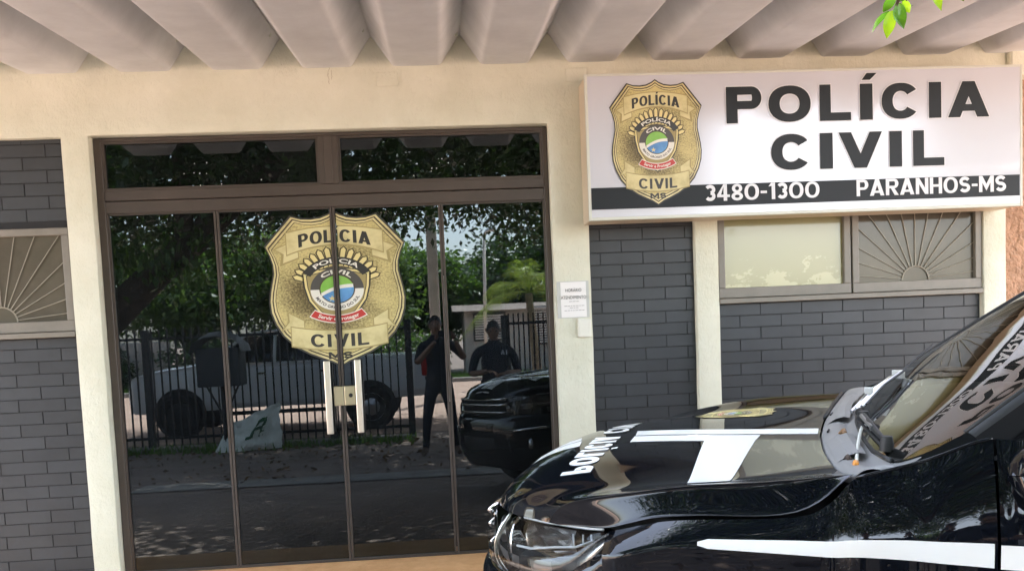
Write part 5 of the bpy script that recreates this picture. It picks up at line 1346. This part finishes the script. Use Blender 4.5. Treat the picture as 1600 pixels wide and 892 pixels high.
# verge grass and yard litter: nobody could count these
n = 26000
gp = np.stack([rng.uniform(-24, 14, n), rng.uniform(-25.5, -22.8, n), np.full(n, .01)], 1)
def blades(name, P, h, m):
    n = len(P); a = rng.random(n)*2*PI; hh = h*(.5+rng.random(n)); w_ = .012+.012*rng.random(n)
    s = np.stack([np.cos(a), np.sin(a), np.zeros(n)], 1)*w_[:,None]; lean = rng.normal(size=(n,3))*.35; lean[:,2] = 1; tip = P + lean*hh[:,None]
    v = np.stack([P-s, P+s, tip], 1).reshape(-1,3)
    me = bpy.data.meshes.new(name); me.from_pydata(v.tolist(), [], [(3*i,3*i+1,3*i+2) for i in range(n)]); me.materials.append(m)
    o = bpy.data.objects.new(name, me); COL.objects.link(o); o['kind'] = 'stuff'; return o
blades('verge_grass', gp, .20, MT['grass'])
n = 2600; gp = np.stack([rng.uniform(-8, 5, n), FY + .25*np.abs(rng.normal(size=n)), np.zeros(n)], 1)
blades('fence_weeds', gp[(gp[:,0] < -.5) | (gp[:,0] > .9)], .10, MT['grass'])
n = 1500; lp = np.stack([rng.uniform(-7, 5, n), -7.7+3.6*rng.random(n)**1.6, np.zeros(n)], 1); lp[:,2] = [gz(y)+.012 for y in lp[:,1]]
o = leaf_mesh('fallen_leaves', lp, .075, mat('dry_leaf', (.13,.075,.035), .8, island=.5), None, droop=0.0); o['kind'] = 'stuff'

# leafy twig hanging in front of the canopy
tw = thing('ficus_twig', 'leafy green twig hanging down at the top right in front of the canopy', 'twig', (1.50, -2.62, 2.6))
def W_(u, v, dy=0): return Vector((1.495+(u-1400)*.00206, -2.60+dy, 2.571-(v)*.00205-(u-1400)*.00006))
b = MB(); b.tube(cr([W_(1395,22,.0), W_(1399,8,-.01), W_(1404,-12,-.03), W_(1420,-60,-.08), W_(1450,-160,-.3), (1.75,-3.3,3.4), (1.9,-3.7,4.6)], 5), [.0022+.0006*i for i in range(31)], 6)
b.tube([W_(1404,-12,-.03), W_(1410,-2,-.02), W_(1414,4,-.01)], .0016, 5); b.tube([W_(1420,-60,-.08), W_(1445,-30,-.06), W_(1453,-8,-.05)], .002, 5)
b.build('stem', MT['bark'], tw, smooth=True)
def big_leaf(p, q_, w, m, face, curl=.15):
    P, Q = W_(*p), W_(*q_); L = (Q-P).length; d = (Q-P).normalized(); nrm = Vector(face); nrm = (nrm - d*nrm.dot(d)).normalized(); s = d.cross(nrm)
    W2 = w*.00206/2; R_ = []
    for i in range(13):
        u = i/12; hw_ = W2*(math.sin(PI*min(1, u**.8*1.04))**.8 if u < .9 else max(.02, .42*(1-u)/.1*.6)) + .0003
        c_ = P + d*L*u + nrm*(-.03*math.sin(PI*u)*curl*3)
        R_.append([tuple(c_ + s*hw_*t_ + nrm*(abs(t_)*hw_*curl*2.2)) for t_ in (-1,-.5,0,.5,1)])
    b = MB(); b.grid(R_); b.build('leaf', MT[m], tw, smooth=True)
big_leaf((1399,-6,.0), (1381,18,.01), 15, 'twigleaf', (.3,-1,.5)); big_leaf((1389,17,.0), (1368,46,.03), 17, 'twigleaf', (.7,-.6,.4)); big_leaf((1391,18,-.01), (1379,63,-.02), 18, 'twigleaf2', (-.4,-1,-.1))
big_leaf((1402,6,-.01), (1404,50,-.03), 23, 'twigleaf', (.1,-1,.3)); big_leaf((1412,1,0), (1419,22,-.01), 12, 'twigleaf2', (-.6,-.8,0)); big_leaf((1411,-4,.01), (1434,5,.02), 12, 'twigleaf', (0,-.6,.8))
b = MB(); b.tube([W_(1404,-12,-.03), W_(1390,-22,-.04), W_(1376,-24,-.03)], .0016, 5); b.tube([W_(1445,-30,-.06), W_(1470,-22,-.05), W_(1486,-12,-.05)], .0016, 5); b.build('stem', MT['bark'], tw, smooth=True)
big_leaf((1376,-24,-.03), (1362,2,-.02), 16, 'twigleaf', (.3,-1,.2)); big_leaf((1386,-24,-.04), (1374,-2,-.05), 15, 'twigleaf2', (-.3,-1,.2)); big_leaf((1470,-24,-.05), (1468,6,-.04), 15, 'twigleaf', (.2,-1,.4))
big_leaf((1486,-14,-.05), (1492,12,-.06), 14, 'twigleaf', (-.4,-.8,.3)); big_leaf((1428,-30,-.05), (1440,0,-.02), 17, 'twigleaf', (.5,-.7,.5)); big_leaf((1408,-14,-.02), (1396,12,-.05), 15, 'twigleaf', (-.2,-1,.6))
big_leaf((1452,-16,-.05), (1456,27,-.06), 20, 'twigleaf2', (.2,-1,.0)); big_leaf((1437,-40,-.05), (1425,-14,-.06), 18, 'twigleaf', (.2,-1,.5))

# ------------------------------------------------------------------ people mirrored in the glass
def skinned(V, E_, R_, sub=1):
    me = bpy.data.meshes.new('tmp_skin'); me.from_pydata([tuple(p) for p in V], E_, [])
    ob = bpy.data.objects.new('tmp_skin', me); COL.objects.link(ob)
    md = ob.modifiers.new('skin', 'SKIN'); sl = me.skin_vertices[0].data if me.skin_vertices else None
    if sl is None:
        bm = bmesh.new(); bm.from_mesh(me); bm.verts.layers.skin.verify(); bm.to_mesh(me); bm.free(); sl = me.skin_vertices[0].data
    for i, r in enumerate(R_): sl[i].radius = (r, r) if not isinstance(r, tuple) else r
    sl[0].use_root = True
    md.use_smooth_shade = True
    ss = ob.modifiers.new('sub', 'SUBSURF'); ss.levels = sub; ss.render_levels = sub
    dg = bpy.context.evaluated_depsgraph_get(); m2 = ob.evaluated_get(dg).to_mesh()
    vs = [tuple(v.co) for v in m2.vertices]; fs = [tuple(p.vertices) for p in m2.polygons]
    ob.evaluated_get(dg).to_mesh_clear(); bpy.data.objects.remove(ob); bpy.data.meshes.remove(me)
    return vs, fs
def hand(b, wrist, tip_dir, palm_n, thumb_dir, curl, L=.19, m=None):
    w = Vector(wrist); d = Vector(tip_dir).normalized(); n_ = Vector(palm_n); n_ = (n_-d*n_.dot(d)).normalized(); s = Vector(thumb_dir); s = (s-d*s.dot(d)-n_*s.dot(n_)).normalized()
    V = [w, w+d*.045, w+d*.085]; b.add(*skinned(V, [(0,1),(1,2)], [(.024,.020),(.038,.018),(.036,.016)]), m)
    for k, (off, ll) in enumerate(((.030,.072),(.010,.080),(-.010,.075),(-.029,.058))):
        p0 = w+d*.070+s*off; a = curl; p1 = p0+d*.022; p2 = p1+(d*math.cos(a)+n_*math.sin(a))*ll*.45; p3 = p2+(d*math.cos(a*2)+n_*math.sin(a*2))*ll*.55
        b.add(*skinned([p0,p1,p2,p3], [(0,1),(1,2),(2,3)], [.0095,.0092,.0085,.007]), m)
    p0 = w+d*.025+s*.020; p1 = p0+s*.028+d*.022+n_*.008; p2 = p1+d*.034+s*.008+n_*.012
    b.add(*skinned([p0,p1,p2], [(0,1),(1,2)], [.013,.0105,.0085]), m)
def head(b, c, R_, m):
    """egg-shaped head with brow, nose, mouth, ears; looks along +y"""
    c = Vector(c); rows_ = []
    for i in range(17):
        th = PI*i/16; row = []
        for j in range(24):
            ph = 2*PI*j/24; x, y, z = math.sin(th)*math.cos(ph), math.sin(th)*math.sin(ph), math.cos(th)
            jaw = 1 - .22*max(0, -z)**1.2
            px, py, pz = x*.078*jaw, y*.098*(1-.10*max(0, -z)), z*.122
            if y > .3:
                if -.55 < z < .05 and abs(x) < .25: py += .020*(1-abs(x)/.25)*(1-abs(z+.28)/.33 if abs(z+.28) < .33 else 0)
                if .02 < z < .22 and .18 < abs(x) < .6: py -= .007
                if -.72 < z < -.58 and abs(x) < .3: py += .004
            row.append(tuple(c + R_ @ Vector((px, py, pz))))
        row.append(row[0]); rows_.append(row)
    b.grid(rows_, m)
    for s in (1, -1):
        b.add(*skinned([c+R_@Vector((s*.076,-.005,-.025)), c+R_@Vector((s*.086,-.012,.0)), c+R_@Vector((s*.084,-.012,.03))], [(0,1),(1,2)], [.009,.013,.011]), m)
def eyes_hair(parent, c, R_):
    c = Vector(c)
    b = MB(); rows_ = []
    for i in range(9):
        th = PI*.56*i/8; row = []
        for j in range(25):
            ph = 2*PI*j/24; f_ = max(0, math.sin(ph)); t2 = th*(1-.42*f_**1.5)
            x, y, z = math.sin(t2)*math.cos(ph), math.sin(t2)*math.sin(ph), math.cos(t2)
            row.append(tuple(c + R_ @ Vector((x*.084, y*.104, z*.128))))
        rows_.append(row)
    b.grid(rows_); b.build('hair', MT['hair'], parent, smooth=True)
    b = MB(); b.grid([[tuple(c + R_@Vector((.024*u, .086-.014*u*u, -.058+.006*w_*(1-u*u)-.003*u*u))) for u in (-1,-.5,0,.5,1)] for w_ in (-1,0,1)]); b.build('mouth', MT['lips'], parent, smooth=True)
    for s in (1, -1):
        b = MB(); b.lathe([(.001,.012),(.007,.010),(.011,.004),(.012,0)], 'y', tuple(c + R_@Vector((s*.032,.078,.010))), 10); b.build('eye', MT['black'], parent, smooth=True)
def person(label, loc, J, hd, headR, hands, group=None):
    t = thing('person', label, 'person', loc, group)
    names = list(J); idx = {k: i for i, k in enumerate(names)}
    V = [Vector(J[k][0]) for k in names]; Rr = [J[k][1] for k in names]
    E_ = [(idx[J[k][2]], idx[k]) for k in names if J[k][2]]
    vs, fs = skinned(V, E_, Rr, 2)
    b = MB()
    bones = [(V[i_], V[j_], names[j_]) for i_, j_ in E_]
    def seg(p, a, c):
        t_ = max(0, min(1, (p-a).dot(c-a)/max(1e-9, (c-a).length_squared))); return (p-(a.lerp(c, t_))).length, t_
    wgt = {'wrist_l': 1.0, 'wrist_r': 1.0, 'neck': .9, 'skull': .9}
    for f in fs:
        c = sum((Vector(vs[i]) for i in f), Vector())/len(f)
        best = min(((seg(c, a_, c_)[0]/(2.2 if nm in ('waist','chest','collar','pelvis') else 1.0), nm, seg(c, a_, c_)[1]) for a_, c_, nm in bones), key=lambda q_: q_[0])
        nm, t_ = best[1], best[2]; m_ = 'navy'
        if nm.startswith('wrist') and t_ > .04: m_ = 'skin'
        if nm == 'skull' or (nm == 'neck' and t_ > .55): m_ = 'skin'
        if nm.startswith('toe') or (nm.startswith('ankle') and t_ > .93): m_ = 'shoe'
        b.add([vs[i] for i in f], [tuple(range(len(f)))], MT[m_])
    head(b, hd, headR, MT['skin'])
    for h_ in hands: hand(b, *h_, m=MT['skin'])
    o = b.build('body', MT['navy'], t, smooth=True)
    bm = bmesh.new(); bm.from_mesh(o.data); bmesh.ops.remove_doubles(bm, verts=bm.verts[:], dist=.00005); bmesh.ops.recalc_face_normals(bm, faces=bm.faces[:]); bm.to_mesh(o.data); bm.free()
    o.data.polygons.foreach_set('use_smooth', [True]*len(o.data.polygons))
    eyes_hair(t, hd, headR)
    b = MB(); pz_ = V[idx['pelvis']]; b.lathe([(.172,-.02),(.176,-.02),(.176,.02),(.172,.02)], 'z', (pz_.x, pz_.y, pz_.z+.055), 28, MT['black'])
    belt = b.build('belt', MT['black'], t); 
    for v in belt.data.vertices: v.co.y = v.co.y*.74 + (pz_.y-loc[1])*.26
    return t
ph = (-.10, -5.78)
JP = {'pelvis': ((ph[0],ph[1],.95),(.165,.125),None), 'waist': ((ph[0],ph[1],1.10),(.150,.118),'pelvis'), 'chest': ((ph[0],ph[1],1.32),(.175,.125),'waist'), 'collar': ((ph[0],ph[1]-.01,1.46),(.11,.085),'chest'), 'neck': ((ph[0]-.01,ph[1]+.0,1.545),.058,'collar'), 'skull': ((ph[0]-.015,ph[1]+.015,1.63),.055,'neck'),
  'hip_l': ((ph[0]-.10,ph[1],.88),.095,'pelvis'), 'knee_l': ((ph[0]-.17,ph[1]+.03,.49),.066,'hip_l'), 'ankle_l': ((ph[0]-.21,ph[1]-.0,.085),.046,'knee_l'), 'toe_l': ((ph[0]-.24,ph[1]+.17,.042),(.042,.036),'ankle_l'),
  'hip_r': ((ph[0]+.10,ph[1],.88),.095,'pelvis'), 'knee_r': ((ph[0]+.15,ph[1]+.02,.49),.066,'hip_r'), 'ankle_r': ((ph[0]+.19,ph[1]-.03,.085),.046,'knee_r'), 'toe_r': ((ph[0]+.23,ph[1]+.13,.042),(.042,.036),'ankle_r'),
  'shoulder_l': ((ph[0]-.20,ph[1],1.405),.066,'collar'), 'elbow_l': ((ph[0]-.27,ph[1]+.10,1.20),.047,'shoulder_l'), 'wrist_l': ((-.115,-5.52,1.475),.028,'elbow_l'),
  'shoulder_r': ((ph[0]+.20,ph[1],1.405),.066,'collar'), 'elbow_r': ((ph[0]+.34,ph[1]+.10,1.24),.047,'shoulder_r'), 'wrist_r': ((.125,-5.52,1.475),.028,'elbow_r')}
RI = Matrix.Identity(3)
person('person in dark navy clothes holding up a phone to photograph the station', (ph[0], ph[1], 0), JP, (ph[0]-.015, ph[1]+.025, 1.675), RI,
       [((-.112,-5.515,1.482), (.25,.35,1), (1,.1,-.2), (.3,-1,.3), .75), ((.122,-5.515,1.482), (-.25,.35,1), (-1,.1,-.2), (-.3,-1,.3), .75)])
b = MB(); b.box(-.078, .078, -5.442, -5.433, 1.530, 1.606); tag(b.build('smartphone', MT['black'], bevel=.003), 'black smartphone held up in both hands of the photographing person', 'phone')
o2 = (.585, -5.05)
JO = {'pelvis': ((o2[0],o2[1],.90),(.165,.125),None), 'waist': ((o2[0],o2[1],1.05),(.158,.122),'pelvis'), 'chest': ((o2[0],o2[1],1.25),(.185,.130),'waist'), 'collar': ((o2[0],o2[1]-.01,1.37),(.12,.09),'chest'), 'neck': ((o2[0],o2[1]+.01,1.445),.060,'collar'), 'skull': ((o2[0],o2[1]+.025,1.52),.056,'neck'),
  'hip_l': ((o2[0]-.10,o2[1],.83),.095,'pelvis'), 'knee_l': ((o2[0]-.12,o2[1]+.03,.46),.066,'hip_l'), 'ankle_l': ((o2[0]-.13,o2[1],.085),.046,'knee_l'), 'toe_l': ((o2[0]-.15,o2[1]+.16,.042),(.042,.036),'ankle_l'),
  'hip_r': ((o2[0]+.10,o2[1],.83),.095,'pelvis'), 'knee_r': ((o2[0]+.12,o2[1]+.03,.46),.066,'hip_r'), 'ankle_r': ((o2[0]+.13,o2[1],.085),.046,'knee_r'), 'toe_r': ((o2[0]+.15,o2[1]+.16,.042),(.042,.036),'ankle_r'),
  'shoulder_l': ((o2[0]-.21,o2[1],1.315),.066,'collar'), 'elbow_l': ((o2[0]-.29,o2[1]+.05,1.06),.049,'shoulder_l'), 'wrist_l': ((o2[0]-.10,o2[1]+.25,1.10),.030,'elbow_l'),
  'shoulder_r': ((o2[0]+.21,o2[1],1.315),.066,'collar'), 'elbow_r': ((o2[0]+.29,o2[1]+.05,1.06),.049,'shoulder_r'), 'wrist_r': ((o2[0]+.11,o2[1]+.25,1.07),.030,'elbow_r')}
R2 = Matrix.Rotation(math.radians(-14), 3, 'X')
off = person('person in a dark uniform shirt with white chest letters standing beside the photographer', (o2[0], o2[1], 0), JO, (o2[0], o2[1]+.03, 1.575), R2,
       [((o2[0]-.10,o2[1]+.25,1.10), (.8,.5,-.1), (0,.2,-1), (.2,1,.2), .6), ((o2[0]+.11,o2[1]+.25,1.07), (-.8,.5,-.1), (0,.2,-1), (-.2,1,.2), .6)])
for ch, xx in (('I', .735), ('A', .705)):
    wl = .012 if ch == 'I' else .045
    letters('chest_letter', [[(x, y) for x, y in p] for p in G(ch, wl, .055, .012)], lambda x, y, i: (xx-x, o2[1]+.142-.20*(xx-x-o2[0])**2*3, 1.285+y), MT['whitevinyl'], off)
